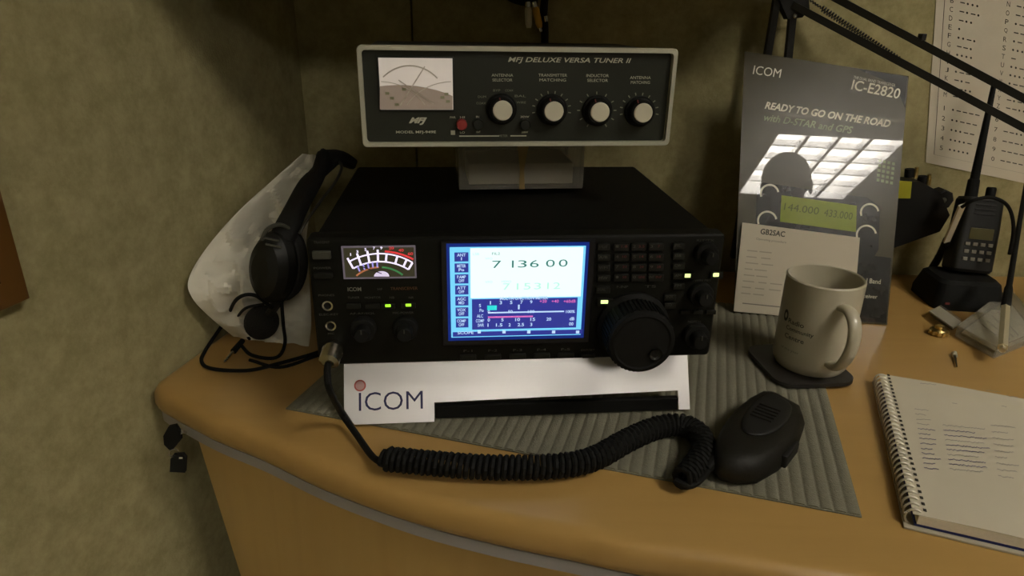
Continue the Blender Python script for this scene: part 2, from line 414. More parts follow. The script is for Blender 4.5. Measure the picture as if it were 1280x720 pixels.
# analogue meter
mat('meter_dark', (0.03, 0.028, 0.016), 0.35, emit=(0.09, 0.08, 0.04), es=0.25)
mat('meter_rim', (0.10, 0.09, 0.09), 0.4, emit=(0.30, 0.25, 0.32), es=0.25)
mat('meter_white', (0.8, 0.8, 0.8), 0.5, emit=(0.80, 0.72, 1.0), es=0.95)
mat('meter_violet', (0.4, 0.4, 0.7), 0.5, emit=(0.30, 0.25, 0.80), es=0.7)
mat('meter_red', (0.5, 0.05, 0.05), 0.5, emit=(0.75, 0.04, 0.05), es=0.7)
mat('meter_green', (0.05, 0.3, 0.1), 0.5, emit=(0.03, 0.14, 0.05), es=0.8)
mat('meter_orange', (0.4, 0.2, 0.1), 0.5, emit=(0.45, 0.13, 0.05), es=0.6)
mat('meter_pivot', (0.8, 0.8, 0.8), 0.5, emit=(0.52, 0.44, 0.68), es=0.9)
mt = F.box('analogue_meter', 428, 307, 520, 348, 0.0010, 'meter_rim', rad, 0.0004)
F.box('dial_face', 430.5, 309.5, 518, 346, 0.0004, 'meter_dark', mt, 0, off=-0.0011)
ac = (475, 396)
F.strip('scale_arc', arc_px(*ac, 79, 79, -30, 31), 1.9, 'meter_white', mt, off=-0.0018)
F.strip('scale_arc', arc_px(*ac, 69, 69, -29, 31), 2.0, 'meter_white', mt, off=-0.0018)
F.strip('scale_arc', arc_px(*ac, 86, 82, 4, 29), 2.6, 'meter_red', mt, off=-0.0018)
F.strip('scale_arc', arc_px(475, 380, 46, 46, 3, 38), 2.4, 'meter_green', mt, off=-0.0018)
F.strip('scale_arc', arc_px(475, 380, 46, 46, -40, -2), 2.2, 'meter_orange', mt, off=-0.0018)
for a in (-29, -20, -11, -2, 6, 16, 25, 31):
    s_, c_ = math.sin(math.radians(a)), math.cos(math.radians(a))
    F.strip('scale_tick', [(ac[0] + 69 * s_, ac[1] - 69 * c_), (ac[0] + (84 if a < 3 else 79) * s_, ac[1] - (84 if a < 3 else 79) * c_)], 2.6, 'meter_white', mt, off=-0.0019)
for a in (-24, -18, -13, -8, -3):
    s_, c_ = math.sin(math.radians(a)), math.cos(math.radians(a))
    F.strip('scale_tick', [(ac[0] + 62 * s_, ac[1] - 62 * c_), (ac[0] + 69 * s_, ac[1] - 69 * c_)], 2.0, 'meter_violet', mt, off=-0.0019)
for a, b in ((-25, '1'), (-19, '3'), (-12, '5'), (-5, '7'), (1, '9')):
    s_, c_ = math.sin(math.radians(a)), math.cos(math.radians(a)); F.text('lettering', b, ac[0] + 87 * s_, ac[1] - 86 * c_, 1.1 if b == '1' else 2.6, 3.6, 'meter_white', mt, off=-0.0019, bold=0.02)
for a, b in ((9, '20'), (17, '40'), (25, '60')):
    s_, c_ = math.sin(math.radians(a)), math.cos(math.radians(a)); F.text('lettering', b, ac[0] + 90 * s_, ac[1] - 87 * c_, 6.5, 3.6, 'meter_red', mt, off=-0.0019, bold=0.02)
pv = [F.p(x, y, -0.0018) for x, y in arc_px(477, 345.6, 9.5, 6.5, -90, 90, 14)]
MB().prism(pv, (0, 0.0003, 0)).build('pivot_cover', 'meter_pivot', mt, smooth=False)
F.strip('needle', [(477, 342), (446, 331)], 1.2, 'ink', mt, off=-0.0022)
# maker name, legends, lamps, knobs on the left
F.text('lettering', 'ICOM', 443, 361.5, 17, 5, 'legend_grey', rad, bold=0.02)
F.text('lettering', 'HF', 475, 361.5, 6, 3, 'legend_dim', rad)
F.text('lettering', 'TRANSCEIVER', 505, 360.5, 34, 3.6, 'legend_orange', rad)
for cx, b, w_ in ((442, 'TUNER', 15), (466, 'MONITOR', 20), (490, 'NB', 6), (514, 'NR', 6)):
    F.text('lettering', b, cx, 372, w_, 2.6, 'legend_dim', rad)
for cx in (442, 466): F.box('push_button', cx - 9, 379, cx + 9, 385, 0.0025, 'key_black', rad, 0.0006)
for cx, cy in ((485, 382), (510.5, 381.3)):
    b_ = F.box('push_button', cx - 9, cy - 3.5, cx + 9, cy + 3.5, 0.0020, 'key_black', rad, 0.0006)
    F.box('indicator_lamp', cx - 3.5, cy - 1.6, cx + 3.5, cy + 1.6, 0.0008, 'led_green', b_, 0.0004, off=-0.002)
F.text('lettering', 'AF-RF/SQL', 453, 392, 32, 2.6, 'legend_dim', rad)
F.text('lettering', 'MIC-POWER', 504, 391, 26, 2.6, 'legend_dim', rad)
def dual_knob(cx, cy, r, fc=F, parent=rad):
    k = fc.lathe('dual_knob', cx, cy, [(r * 1.0, 0), (r * 1.0, 0.006), (r * 0.92, 0.0075), (r * 0.62, 0.008), (r * 0.60, 0.0165), (r * 0.52, 0.018), (0, 0.018)], 'rubber', parent, 30)
    c = fc.p(cx, cy, 0)
    MB().box((c.x, -0.0183, c.z + r * 0.36), (0.0009, 0.0006, r * 0.34)).build('pointer_mark', 'legend_dim', k)
    return k
dual_knob(455, 409, 0.0105); dual_knob(507, 408, 0.0105)
# screen
mat('bezel_black', (0.006, 0.006, 0.008), 0.25, spec=0.4)
mat('screen_white', (0.1, 0.1, 0.1), 0.3, emit=(0.80, 1.0, 0.97), es=1.05)
mat('screen_cyan', (0.1, 0.1, 0.1), 0.3, emit=(0.16, 0.62, 0.95), es=1.0)
mat('screen_navy', (0.02, 0.02, 0.05), 0.3, emit=(0.022, 0.03, 0.26), es=1.0)
mat('screen_text', (0.1, 0.1, 0.1), 0.3, emit=(0.52, 0.72, 1.0), es=0.95)
mat('screen_teal', (0.02, 0.1, 0.1), 0.3, emit=(0.01, 0.13, 0.11), es=1.0)
mat('screen_mint', (0.1, 0.3, 0.2), 0.3, emit=(0.42, 0.85, 0.66), es=1.0)
mat('screen_bar', (0.02, 0.3, 0.3), 0.3, emit=(0.02, 0.62, 0.62), es=1.0)
mat('screen_pink', (0.4, 0.1, 0.3), 0.3, emit=(0.62, 0.13, 0.42), es=0.9)
mat('screen_bloom', (0.01, 0.02, 0.1), 0.3, emit=(0.0, 0.012, 0.14), es=1.0)
dp = F.box('display', 552, 299, 740, 429, 0.0030, 'bezel_black', rad, 0.001)
F.box('painted_screen_bloom', 559, 303.5, 733, 424, 0.0003, 'screen_bloom', dp, 0, off=-0.0031)  # blue bloom around the lit screen, painted as an emissive border
F.box('screen_background', 563, 308, 729, 420, 0.0004, 'screen_cyan', dp, 0, off=-0.0033)
O1 = -0.0038
F.box('frequency_field', 588, 309.5, 727.5, 371.5, 0.0003, 'screen_white', dp, 0, off=O1)
F.box('meter_field', 590, 373, 721, 410.5, 0.0003, 'screen_navy', dp, 0, off=O1)
F.box('key_bar', 566, 413.5, 728, 419, 0.0003, 'screen_navy', dp, 0, off=O1)
O2 = O1 - 0.0005
for i, (a, b) in enumerate((('ANT', '1'), ('METER', 'Po'), ('P.AMP', 'OFF'), ('ATT', 'OFF'), ('AGC', 'MID'), ('VOX', 'OFF'), ('COMP', 'OFF'))):
    y0 = 315.5 + i * 13.75
    sk = F.box('soft_key', 568 + (0.3 * i), y0, 585.5, y0 + 11.2, 0.0003, 'screen_navy', dp, 0, off=O1)
    F.text('lettering', a, 576.8, y0 + 3.2, 11, 3.8, 'screen_text', sk, off=O2, bold=0.02)
    F.text('lettering', b, 576.8, y0 + 8.0, 1.2 if b == '1' else 7, 3.8, 'screen_text', sk, off=O2, bold=0.02)
F.text('lettering', 'LSB', 595, 317.5, 8, 3, 'screen_mint', dp, off=O2)
F.text('lettering', 'FIL2', 620, 317, 10, 3, 'screen_teal', dp, off=O2)
F.text('lettering', 'VFO', 611, 323.2, 9, 2.6, 'screen_mint', dp, off=O2)
for b, cx in (('7', 621), ('1', 641), ('3', 653), ('6', 668), ('0', 688), ('0', 704)):
    F.text('frequency_digit', b, cx, 330.5 - (cx - 621) * 0.02, 11 if b != '1' else 2.2, 9, 'screen_teal', dp, off=O2, bold=-0.004)
for b, cx in (('7', 633), ('1', 647), ('5', 659), ('3', 672), ('1', 685), ('2', 696)):
    F.text('frequency_digit', b, cx, 358.6 - (cx - 621) * 0.02, 8.5 if b != '1' else 1.8, 8, 'screen_mint', dp, off=O2, bold=-0.004)
F.text('lettering', 'VFO', 611, 352.5, 9, 2.8, 'screen_mint', dp, off=O2)
F.text('lettering', 'MEMO', 633, 352, 12, 2.8, 'screen_mint', dp, off=O2)
F.text('lettering', 'MULTI-FUNCTION METER', 655, 372.6, 60, 4, 'screen_text', dp, off=O2, bold=0.02)
for b, cx, cy in (('S', 600, 382), ('Po', 602, 388), ('ALC', 600, 395), ('COMP', 600, 401), ('SWR', 601, 406.5)):
    F.text('lettering', b, cx, cy, 2.6 * len(b), 4, 'screen_text', dp, off=O2, bold=0.015)
for b, cx in (('1', 613), ('3', 626), ('5', 639), ('7', 652), ('9', 664)): F.text('lettering', b, cx, 378.5 - (cx - 613) * .02, 1.3 if b == '1' else 3, 4.2, 'screen_text', dp, off=O2, bold=0.02)
for b, cx in (('+20', 679), ('+40', 694), ('+60dB', 712)): F.text('lettering', b, cx, 376.5, 3 * len(b), 3.8, 'screen_pink', dp, off=O2, bold=0.02)
F.box('level_bar', 609, 382, 621, 387.5, 0.0003, 'screen_bar', dp, 0, off=O2)
F.box('peak_mark', 647.5, 381, 649.5, 386.5, 0.0003, 'screen_text', dp, 0, off=O2)
F.box('scale_line', 610, 389.4, 705, 390.8, 0.0003, 'screen_text', dp, 0, off=O2)
for b, cx in (('0', 611), ('50', 638), ('100', 664), ('100%', 713)): F.text('lettering', b, cx, 389.5, 2.8 * len(b), 3.6, 'screen_text', dp, off=O2 - 0.0004, bold=0.02)
F.box('scale_line', 610, 395.2, 666, 396.8, 0.0003, 'screen_pink', dp, 0, off=O2)
for b, cx in (('0', 611), ('5', 628), ('10', 647), ('15', 666), ('20', 686), ('dB', 715)): F.text('lettering', b, cx, 400 - (cx - 611) * .015, 3.0 * len(b), 4, 'screen_text', dp, off=O2, bold=0.02)
for b, cx in (('1', 610), ('1.5', 624), ('2', 637), ('2.5', 651), ('3', 664), ('oo', 714)): F.text('lettering', b, cx, 406.4 - (cx - 611) * .015, 1.2 if b == '1' else 2.7 * len(b), 4, 'screen_text', dp, off=O2, bold=0.02)
F.text('lettering', 'SCOPE', 582, 416, 20, 3.4, 'screen_text', dp, off=O2, bold=0.02)
for cx in (599, 630, 661, 692, 722): F.box('bar_mark', cx - 2, 413.4, cx + 2, 416.6, 0.0003, 'screen_text', dp, 0, off=O2)
# function keys below the screen
for i, cx in enumerate((585, 616, 647, 677, 707)):
    F.text('lettering', 'F-%d' % (i + 1), cx, 438.6 - i * 0.5, 11, 2.8, 'legend_dim', rad)
    F.box('function_key', cx - 10, 442.6 - i * 0.6, cx + 10, 448.6 - i * 0.6, 0.003, 'key_black', rad, 0.0008)
F.text('lettering', 'EXIT/SET', 735, 437.5, 17, 2.2, 'legend_dim', rad)
F.box('function_key', 727, 441, 743, 446, 0.003, 'key_black', rad, 0.0008)
# keys right of the screen
LEFTK = (('SPLIT', 308), ('A/B', 321), ('V/M', 334), ('MW', 347))
for b, y in LEFTK:
    k_ = F.box('panel_key', 746, y - 4, 762, y + 4, 0.0028, 'key_black', rad, 0.0008); F.text('lettering', b, 754, y + 0.6, 11, 3.2, 'legend_dim', k_, off=-0.0033)
k_ = F.box('panel_key', 744, 358, 762, 366, 0.0028, 'key_black', rad, 0.0008); F.text('lettering', 'DUAL', 752, 362, 10, 3, 'legend_dim', k_, off=-0.0033)
k_ = F.box('panel_key', 746, 372.5, 766, 381.5, 0.0022, 'key_black', rad, 0.0008)
F.box('indicator_lamp', 751, 375.2, 760, 379.4, 0.0008, 'led_pale', k_, 0.0004, off=-0.0022)
KP = (('1', '1.8'), ('2', '3.5'), ('3', '7'), ('4', '10'), ('5', '14'), ('6', '18'), ('7', '21'), ('8', '24'), ('9', '28'), ('.', '50'), ('0', 'GENE'), ('ENT', 'INP'))
for i, (a, b) in enumerate(KP):
    cx = 776 + (i % 3) * 21.5; cy = 308 + (i // 3) * 12.8
    k_ = F.box('keypad_key', cx - 9.5, cy - 4.6, cx + 9.5, cy + 4.6, 0.0028, 'key_black', rad, 0.0008)
    F.text('lettering', a, cx - 4.5, cy, min(7, 2.6 * len(a) + 1), 3.2, 'legend_dim', k_, off=-0.0033)
    F.text('lettering', b, cx + 4.5, cy, min(8, 2.4 * len(b)), 3.0, 'legend_red', k_, off=-0.0033)
for b, y in (('FIL', 307), ('SSB', 319.5), ('CW', 332), ('AM', 344.5), ('FM', 357)):
    k_ = F.box('panel_key', 840, y - 4, 855, y + 4, 0.0028, 'key_black', rad, 0.0008); F.text('lettering', b, 847.5, y, 8, 3.2, 'legend_dim', k_, off=-0.0033)
F.text('lettering', 'F-INP', 778, 358.6, 14, 3, 'legend_dim', rad); F.text('lettering', 'TS', 813, 358, 14, 3, 'legend_dim', rad)
for y, b in ((371, 'SPCH'), (381, 'LOCK')):
    k_ = F.box('panel_key', 829, y - 4, 844, y + 4, 0.0028, 'key_black', rad, 0.0008); F.text('lettering', b, 836.5, y, 8, 3, 'legend_dim', k_, off=-0.0033)
# main tuning dial
dl = F.lathe('tuning_dial', 790, 407, [(0.0315, 0), (0.0315, 0.004), (0.0300, 0.0055), (0.0280, 0.0075), (0.0280, 0.031), (0.0268, 0.0335), (0.0240, 0.0345), (0.0225, 0.0335), (0, 0.0335)], 'rubber', rad, 64)
cdl = F.p(790, 407, 0)
fb = MB()
for i in range(48):
    a = 2 * PI * i / 48
    fb.box((0.0282, 0, 0.019), (0.0012, 0.0016, 0.022), 0, 1, Matrix.Translation((cdl.x, 0, cdl.z)) @ RX90 @ Matrix.Rotation(a, 4, 'Z'))
tag(fb.build('grip_ribs', 'rubber', dl), kind='stuff')
MB().lathe([(0.0055, 0.0337), (0.0055, 0.0325), (0.0035, 0.0315), (0, 0.0312)], 20, Matrix.Translation((cdl.x + 0.012, -0.0022, cdl.z - 0.010)) @ RX90).build('finger_dimple', 'key_black', dl)
# right column
F.text('lettering', 'RIT/TX', 882, 300.5, 22, 2.8, 'legend_dim', rad)
dual_knob(881, 315, 0.0098)
for cx, cy in ((859.5, 344.5), (895, 343.5)):
    k_ = F.box('push_button', cx - 8, cy - 4.5, cx + 8, cy + 4.5, 0.0022, 'key_black', rad, 0.0007)
    F.box('indicator_lamp', cx - 3.6, cy - 2.3, cx + 3.6, cy + 2.3, 0.0008, 'led_pale', k_, 0.0005, off=-0.0022)
F.text('lettering', 'TWIN PBT', 877, 350.5, 24, 2.4, 'legend_dim', rad)
dual_knob(874, 366, 0.0105)
for cx in (856, 872, 888): F.box('push_button', cx - 6, 387, cx + 6, 392, 0.0025, 'key_black', rad, 0.0007)
F.text('lettering', 'NOTCH', 868, 402, 16, 2.4, 'legend_dim', rad)
dual_knob(868, 417, 0.0115)
for sx in (-1, 1): MB().box((sx * 0.13, 0.18, -0.0008), (0.02, 0.02, 0.0040), 0.001).build('foot', 'rubber', rad)

# ================================================================== silver stand under the radio
pl0 = on_z(430, 536); pl1 = on_z(862, 520)
SA = math.atan2(pl1.y - pl0.y, pl1.x - pl0.x)
tilt = math.radians(27)
SM = Matrix.Translation((pl0 + pl1) / 2 + Vector((0, 0, 0.0040))) @ Matrix.Rotation(SA, 4, 'Z') @ Matrix.Rotation(-tilt, 4, 'X')
SF = Face(SM)
st = thing('radio_stand', 'silver metal radio stand with maker lettering and a long front cut-out', 'stand', mtx=SM)
top_z = 0.071
def SPp(x, y): q = SF.p(x, y); return (q.x, q.z)
L_x = SPp(430, 500)[0]; R_x = SPp(861, 480)[0]; cutx = SPp(543, 520)[0]; cutr = SPp(848, 500)[0]
zc0 = SPp(545, 503)[1]; zc1 = SPp(847, 488)[1]; zb1 = 0.003
poly = [(L_x + 0.009, 0), (cutx, 0), (cutx, zc0), (cutr, zc1), (cutr, zb1), (R_x, zb1), (R_x, top_z), (L_x, top_z), (L_x, 0.014)]
pb = MB().prism([Vector((x, 0, z)) for x, z in poly], (0, 0.002, 0))
pb.build('face_plate', 'satin_silver', st, smooth=False)
MB().box(((L_x + R_x) / 2, 0.105, top_z - 0.0012), (R_x - L_x, 0.21, 0.002), 0, 1, Matrix.Rotation(tilt, 4, 'X') @ Matrix.Translation((0, 0.034, -0.0068))).build('shelf', 'satin_silver', st, smooth=False)
for xx in (L_x + 0.012, R_x - 0.012):
    MB().box((xx, 0.20, top_z / 2 - 0.0035), (0.02, 0.003, top_z - 0.0115), 0, 1, Matrix.Rotation(tilt, 4, 'X')).build('rear_leg', 'satin_silver', st, smooth=False)
MB().box(((cutx + cutr) / 2, 0.007, 0.0072), (cutr - cutx - 0.001, 0.006, 0.013), 0.001, 2, Matrix.Rotation(tilt, 4, 'X')).build('rail', 'rubber', st)
SF.text('lettering', 'ICOM', 488.5, 501, 80, 23, 'logo_blue', st, off=-0.0005, bold=-0.006)
lg = SF.p(450, 482, -0.0004)
MB().lathe([(0.0040, 0.0), (0.0040, 0.0003), (0.0053, 0.0003), (0.0053, 0)], 28, Matrix.Translation((lg.x, -0.0001, lg.z)) @ RX90).build('emblem_ring', 'logo_red', st)
MB().lathe([(0, 0.0003), (0.0040, 0.0003)], 28, Matrix.Translation((lg.x, -0.0001, lg.z)) @ RX90).build('emblem_disc', 'logo_pink', st)

# ================================================================== antenna tuner
ta = on_z(454, 183, 0.246); tb = on_z(834, 181, 0.246)
TA = math.atan2(tb.y - ta.y, tb.x - ta.x); TWD = (tb - ta).length
TM = frame_of((ta + tb) / 2, TA); TF = Face(TM); T = TF
TH = T.p(640, 58).z
tun = thing('antenna_tuner', 'black antenna tuner with silver rim and four knobs above the radio', 'tuner', mtx=TM)
mat('tuner_black', (0.013, 0.014, 0.010), 0.45, spec=0.35); mat('tuner_panel', (0.020, 0.022, 0.014), 0.4, spec=0.4)
mat('tuner_rim', (0.46, 0.45, 0.35), 0.5, 0.2)
MB().box((0, 0.004 + 0.088, TH / 2), (TWD - 0.006, 0.176, TH - 0.006), 0.002).build('case', 'tuner_black', tun)
def rrect(w, h, r, n=5):
    out = []
    for cx, cz, a0 in ((w / 2 - r, h / 2 - r, 0), (-w / 2 + r, h / 2 - r, 90), (-w / 2 + r, -h / 2 + r, 180), (w / 2 - r, -h / 2 + r, 270)):
        for i in range(n + 1):
            a = math.radians(a0 + 90 * i / n); out.append((cx + r * math.cos(a), cz + r * math.sin(a)))
    return out
o1 = rrect(TWD, TH, 0.004); o2 = rrect(TWD - 0.0076, TH - 0.0076, 0.003)
rb = MB()
rb.loft([[Vector((x, y, z + TH / 2)) for x, z in pts] for pts, y in ((o1, 0.004), (o1, -0.004), ([(x * .997, z * .99) for x, z in o1], -0.005), (o2, -0.005), (o2, 0.0))], cap=False)
rb.build('rim', 'tuner_rim', tun, angle=50)
pr = rrect(TWD - 0.0078, TH - 0.0078, 0.003)
MB().prism([Vector((x, 0.0005, z + TH / 2)) for x, z in pr], (0, 0.003, 0)).build('front_panel', 'tuner_panel', tun, smooth=False)
mat('tuner_print', (0.52, 0.51, 0.40), 0.6); mat('tuner_print_dim', (0.24, 0.24, 0.18), 0.6)
T.text('lettering', 'MFJ DELUXE VERSA TUNER II', 712, 76, 154, 8, 'tuner_print', tun, shear=0.25, bold=0.015, off=-0.0002)
for lines, cx, cy, w_ in ((('ANTENNA', 'SELECTOR'), 628, 97, 27), (('TRANSMITTER', 'MATCHING'), 691, 97, 36), (('INDUCTOR', 'SELECTOR'), 747, 97.5, 28), (('ANTENNA', 'MATCHING'), 800.5, 100, 26)):
    T.text('lettering', lines[0], cx, cy - 3, w_, 3.6, 'tuner_print', tun, off=-0.0002); T.text('lettering', lines[1], cx, cy + 3, w_ * 0.92, 3.6, 'tuner_print', tun, off=-0.0002)
T.text('lettering', 'MODEL MFJ-949E', 520, 165.5, 50, 4.2, 'tuner_print', tun, bold=0.02, off=-0.0002)
T.text('lettering', 'MFJ', 522.5, 151.5, 23, 9.5, 'tuner_print', tun, shear=0.45, bold=0.05, off=-0.0002)
# cross-needle meter
mat('tuner_dial', (0.72, 0.66, 0.58), 0.5, emit=(1.0, 0.90, 0.82), es=0.20)
mat('tuner_dial_low', (0.36, 0.29, 0.23), 0.5, emit=(0.8, 0.62, 0.5), es=0.08)
mat('tuner_dial_ink', (0.50, 0.44, 0.34), 0.5)
mat('dial_green', (0.26, 0.26, 0.15), 0.5)
tm = T.box('meter', 472, 70.5, 568, 139, 0.0012, 'tuner_black', tun, 0.0005)
T.box('dial_face', 474.5, 72.5, 566, 137, 0.0003, 'tuner_dial', tm, 0, off=-0.0014)
lowp = [T.p(x, y, -0.0019) for x, y in [(474.8, 136.8), (565.6, 136.8), (565.6, 120), (556, 116), (545, 112.5), (532, 109.5), (520, 107.5), (508, 106.5), (496, 106.3), (484, 106.8), (474.8, 107.8)]]
MB().prism(lowp, (0, 0.0002, 0)).build('dial_lower_field', 'tuner_dial_low', tm, smooth=False)
T.strip('dial_scale', arc_px(512, 150, 54, 68, -38, 40), 1.6, 'tuner_dial_ink', tm, off=-0.0021)
T.strip('dial_scale', arc_px(474, 160, 66, 58, 2, 60), 1.0, 'tuner_dial_ink', tm, off=-0.0021)
T.strip('dial_scale', arc_px(566, 160, 66, 58, -60, -2), 1.0, 'tuner_dial_ink', tm, off=-0.0021)
T.strip('dial_needle', [(500, 132), (531, 83)], 1.4, 'tuner_dial_ink', tm, off=-0.0023)
T.strip('dial_needle', [(542, 130), (498, 100)], 1.2, 'tuner_dial_ink', tm, off=-0.0023)
for x, y in ((484, 117), (490, 123), (505, 112), (553, 122), (558, 118), (496, 131), (560, 127)):
    T.box('dial_mark', x - 2.5, y - 2, x + 2.5, y + 1.4, 0.0002, 'dial_green', tm, 0, off=-0.0021)
# switches and brackets
mat('button_red', (0.26, 0.025, 0.02), 0.45)
T.lathe('push_button', 577, 155, [(0.0046, 0), (0.0046, 0.005), (0.0040, 0.006), (0, 0.006)], 'button_red', tun, 24)
T.lathe('push_button', 597, 154.5, [(0.0044, 0), (0.0044, 0.005), (0.0038, 0.006), (0, 0.006)], 'tuner_black', tun, 24)
T.lathe('push_button', 655.5, 155, [(0.0044, 0), (0.0044, 0.005), (0.0038, 0.006), (0, 0.006)], 'tuner_black', tun, 24)
for b, cx, cy, w_ in (('HI', 578, 146.5, 6), ('LO', 578, 165.5, 6), ('IN', 597, 146, 4), ('OUT', 598, 165, 5), ('PWR', 566, 146.8, 7), ('30W', 656, 146, 11), ('300W', 656, 165.3, 8)):
    T.text('lettering', b, cx, cy, w_, 2.6, 'tuner_print', tun, off=-0.0002, bold=0.01)
T.box('print_block', 563.5, 163, 569, 168.5, 0.0002, 'tuner_print', tun, 0, back=0, off=-0.0001)
T.box('bracket_line', 574, 169.3, 624, 170.8, 0.0002, 'tuner_print', tun, 0, back=0, off=-0.0001)
T.box('bracket_line', 638, 169.0, 658, 170.5, 0.0002, 'tuner_print', tun, 0, back=0, off=-0.0001)
T.text('lettering', 'METER', 629, 169.8, 11, 2.8, 'tuner_print_dim', tun, off=-0.0002)
for i, (cx, cy) in enumerate(((626.5, 136), (689.5, 137), (746, 138), (799, 139))):
    k_ = T.lathe('control_knob', cx, cy, [(0.0130, 0), (0.0130, 0.003), (0.0114, 0.004), (0.0106, 0.0105), (0.0096, 0.0115), (0.0080, 0.0115)], 'rubber', tun, 40)
    T.lathe('knob_cap', cx, cy, [(0.0082, 0.0110), (0.0082, 0.0120), (0.0075, 0.0126), (0, 0.0126)], 'aluminium', k_, 40)
    if i == 0:
        for b, dx, dy, w_ in (('BYP', -5.5, -23, 9), ('COAX', 10, -23, 10), ('DUM', -24, -15, 10), ('COAX', -25, -7, 12), ('BAL', 24, -16, 14), ('WIRE', 25, -8, 12)):
            T.text('lettering', b, cx + dx, cy + dy, w_, 2.8, 'tuner_print_dim', tun, off=-0.0002)
    else:
        n_ = 11 if i == 2 else 10
        for j in range(n_):
            a = -100 + 200 * j / (n_ - 1) if i != 2 else 360 * j / 12 - 150
            s_, c_ = math.sin(math.radians(a)), math.cos(math.radians(a))
            T.strip('scale_tick', [(cx + 21 * s_, cy - 20 * c_), (cx + 24.5 * s_, cy - 23.5 * c_)], 1.3, 'tuner_print_dim', tun, off=-0.0002)
    T.strip('pointer', [(cx - 2, cy - 14), (cx - 1, cy - 10)], 1.4, 'legend_red', k_, off=-0.0118)

# ================================================================== card box carrying the tuner
ca = on_z(574, 237, 0.1865); cb = on_z(729, 236, 0.1865)
BM = frame_of((ca + cb) / 2, TA); BF = Face(BM); bw = (cb - ca).length
bh = ((ta + tb) / 2).z - BM.translation.z - 0.0015
mat('clear_plastic', (0.72, 0.69, 0.60), 0.25, trans=0.0, alpha=0.26, var=0.05)
bx = thing('card_box', 'small clear plastic card box on the radio, propping up the tuner', 'box', mtx=BM)
bd = 0.085
MB().box((0, 0.001, bh / 2), (bw, 0.002, bh), 0.0005).build('front_wall', 'clear_plastic', bx)
MB().box((0, bd - 0.001, bh / 2), (bw, 0.002, bh), 0.0005).build('back_wall', 'clear_plastic', bx)
for sx in (-1, 1): MB().box((sx * (bw / 2 - 0.002), bd / 2, bh / 2), (0.004, bd - 0.0042, bh), 0.0005).build('side_wall', 'clear_plastic', bx)
MB().box((0, bd / 2, 0.001), (bw - 0.009, bd - 0.0045, 0.002)).build('base', 'clear_plastic', bx)
MB().box((0, bd / 2, bh - 0.001), (bw - 0.009, bd - 0.0045, 0.002)).build('lid', 'clear_plastic', bx)
MB().box((0, bd / 2, (BF.p(650, 205, 0.003).z + 0.004) / 1 / 2), (bw - 0.020, bd - 0.012, BF.p(650, 205, 0.003).z - 0.004), 0.0006).build('card_stack', mat('card_white', (0.92, 0.84, 0.68), 0.8, var=0.03), bx)
mat('rubber_tan', (0.46, 0.32, 0.12), 0.6)
bandp = [(647, 182), (661, 182), (657, 202), (655, 212), (656, 236.5), (649, 236.5), (650, 212), (649, 202)]
band = MB().prism([BM @ BF.p(x, y, -0.0014) for x, y in bandp], BM.to_3x3() @ Vector((0, 0.0011, 0))).build('rubber_band', 'rubber_tan', None, smooth=False)
tag(band, 'tan rubber band stretched upright around the clear card box', 'rubber band')

# ================================================================== hand microphone with coiled cord
mat('mic_black', (0.010, 0.009, 0.006), 0.55, bump=0.15, bscale=900, spec=0.25); mat('mic_grille', (0.006, 0.006, 0.005), 0.6)
mico = thing('hand_microphone', 'black hand microphone lying on the placemat with long coiled cord', 'microphone', on_z(945, 550, 0.0))
mo = mico.location.copy()
op = [(891, 582), (890, 566), (898, 548), (914, 526), (936, 508), (953, 499), (966, 500), (1000, 519), (1005, 534), (996, 560), (976, 580), (948, 596), (920, 597), (900, 592)]
base = [on_z(x, y, 0.014) - mo for x, y in op]
cen = sum(base, Vector()) / len(base)
def mring(scale, z, sh=Vector((0, 0, 0))): return [Vector((cen.x + (p.x - cen.x) * scale + sh.x, cen.y + (p.y - cen.y) * scale + sh.y, z)) for p in base]
MB().loft([mring(0.80, 0.0036), mring(0.95, 0.0055), mring(1.0, 0.012), mring(1.0, 0.018), mring(0.93, 0.026), mring(0.80, 0.0295), mring(0.5, 0.031)]).build('body', 'mic_black', mico, angle=60)
MB().loft([mring(0.60, 0.0290, Vector((0.009, 0.009, 0))), mring(0.58, 0.0325, Vector((0.009, 0.009, 0))), mring(0.52, 0.0332, Vector((0.009, 0.009, 0)))]).build('speaker_panel', 'mic_grille', mico, sub=1, angle=180)
ax = (base[6] - base[0]); ax.z = 0; ax.normalize(); ay = Vector((-ax.y, ax.x, 0))
for i in range(5):
    c = cen + Vector((0.010, 0.011, 0)) + ax * (i - 2) * 0.0055
    MB().box((0, 0, 0), (0.0014, 0.019, 0.0014), 0.0004, 1, Matrix.Translation((c.x, c.y, 0.0335)) @ Matrix.Rotation(math.atan2(ax.y, ax.x), 4, 'Z')).build('grille_bar', 'mic_black', mico)
ptt = base[9].lerp(base[10], 0.5)
MB().box((0, 0, 0), (0.030, 0.006, 0.012), 0.002, 2, Matrix.Translation((ptt.x, ptt.y, 0.016)) @ Matrix.Rotation(math.atan2(ax.y, ax.x), 4, 'Z')).build('talk_button', 'mic_grille', mico)
tail = base[0].lerp(base[1], 0.3); tail.z = 0.014
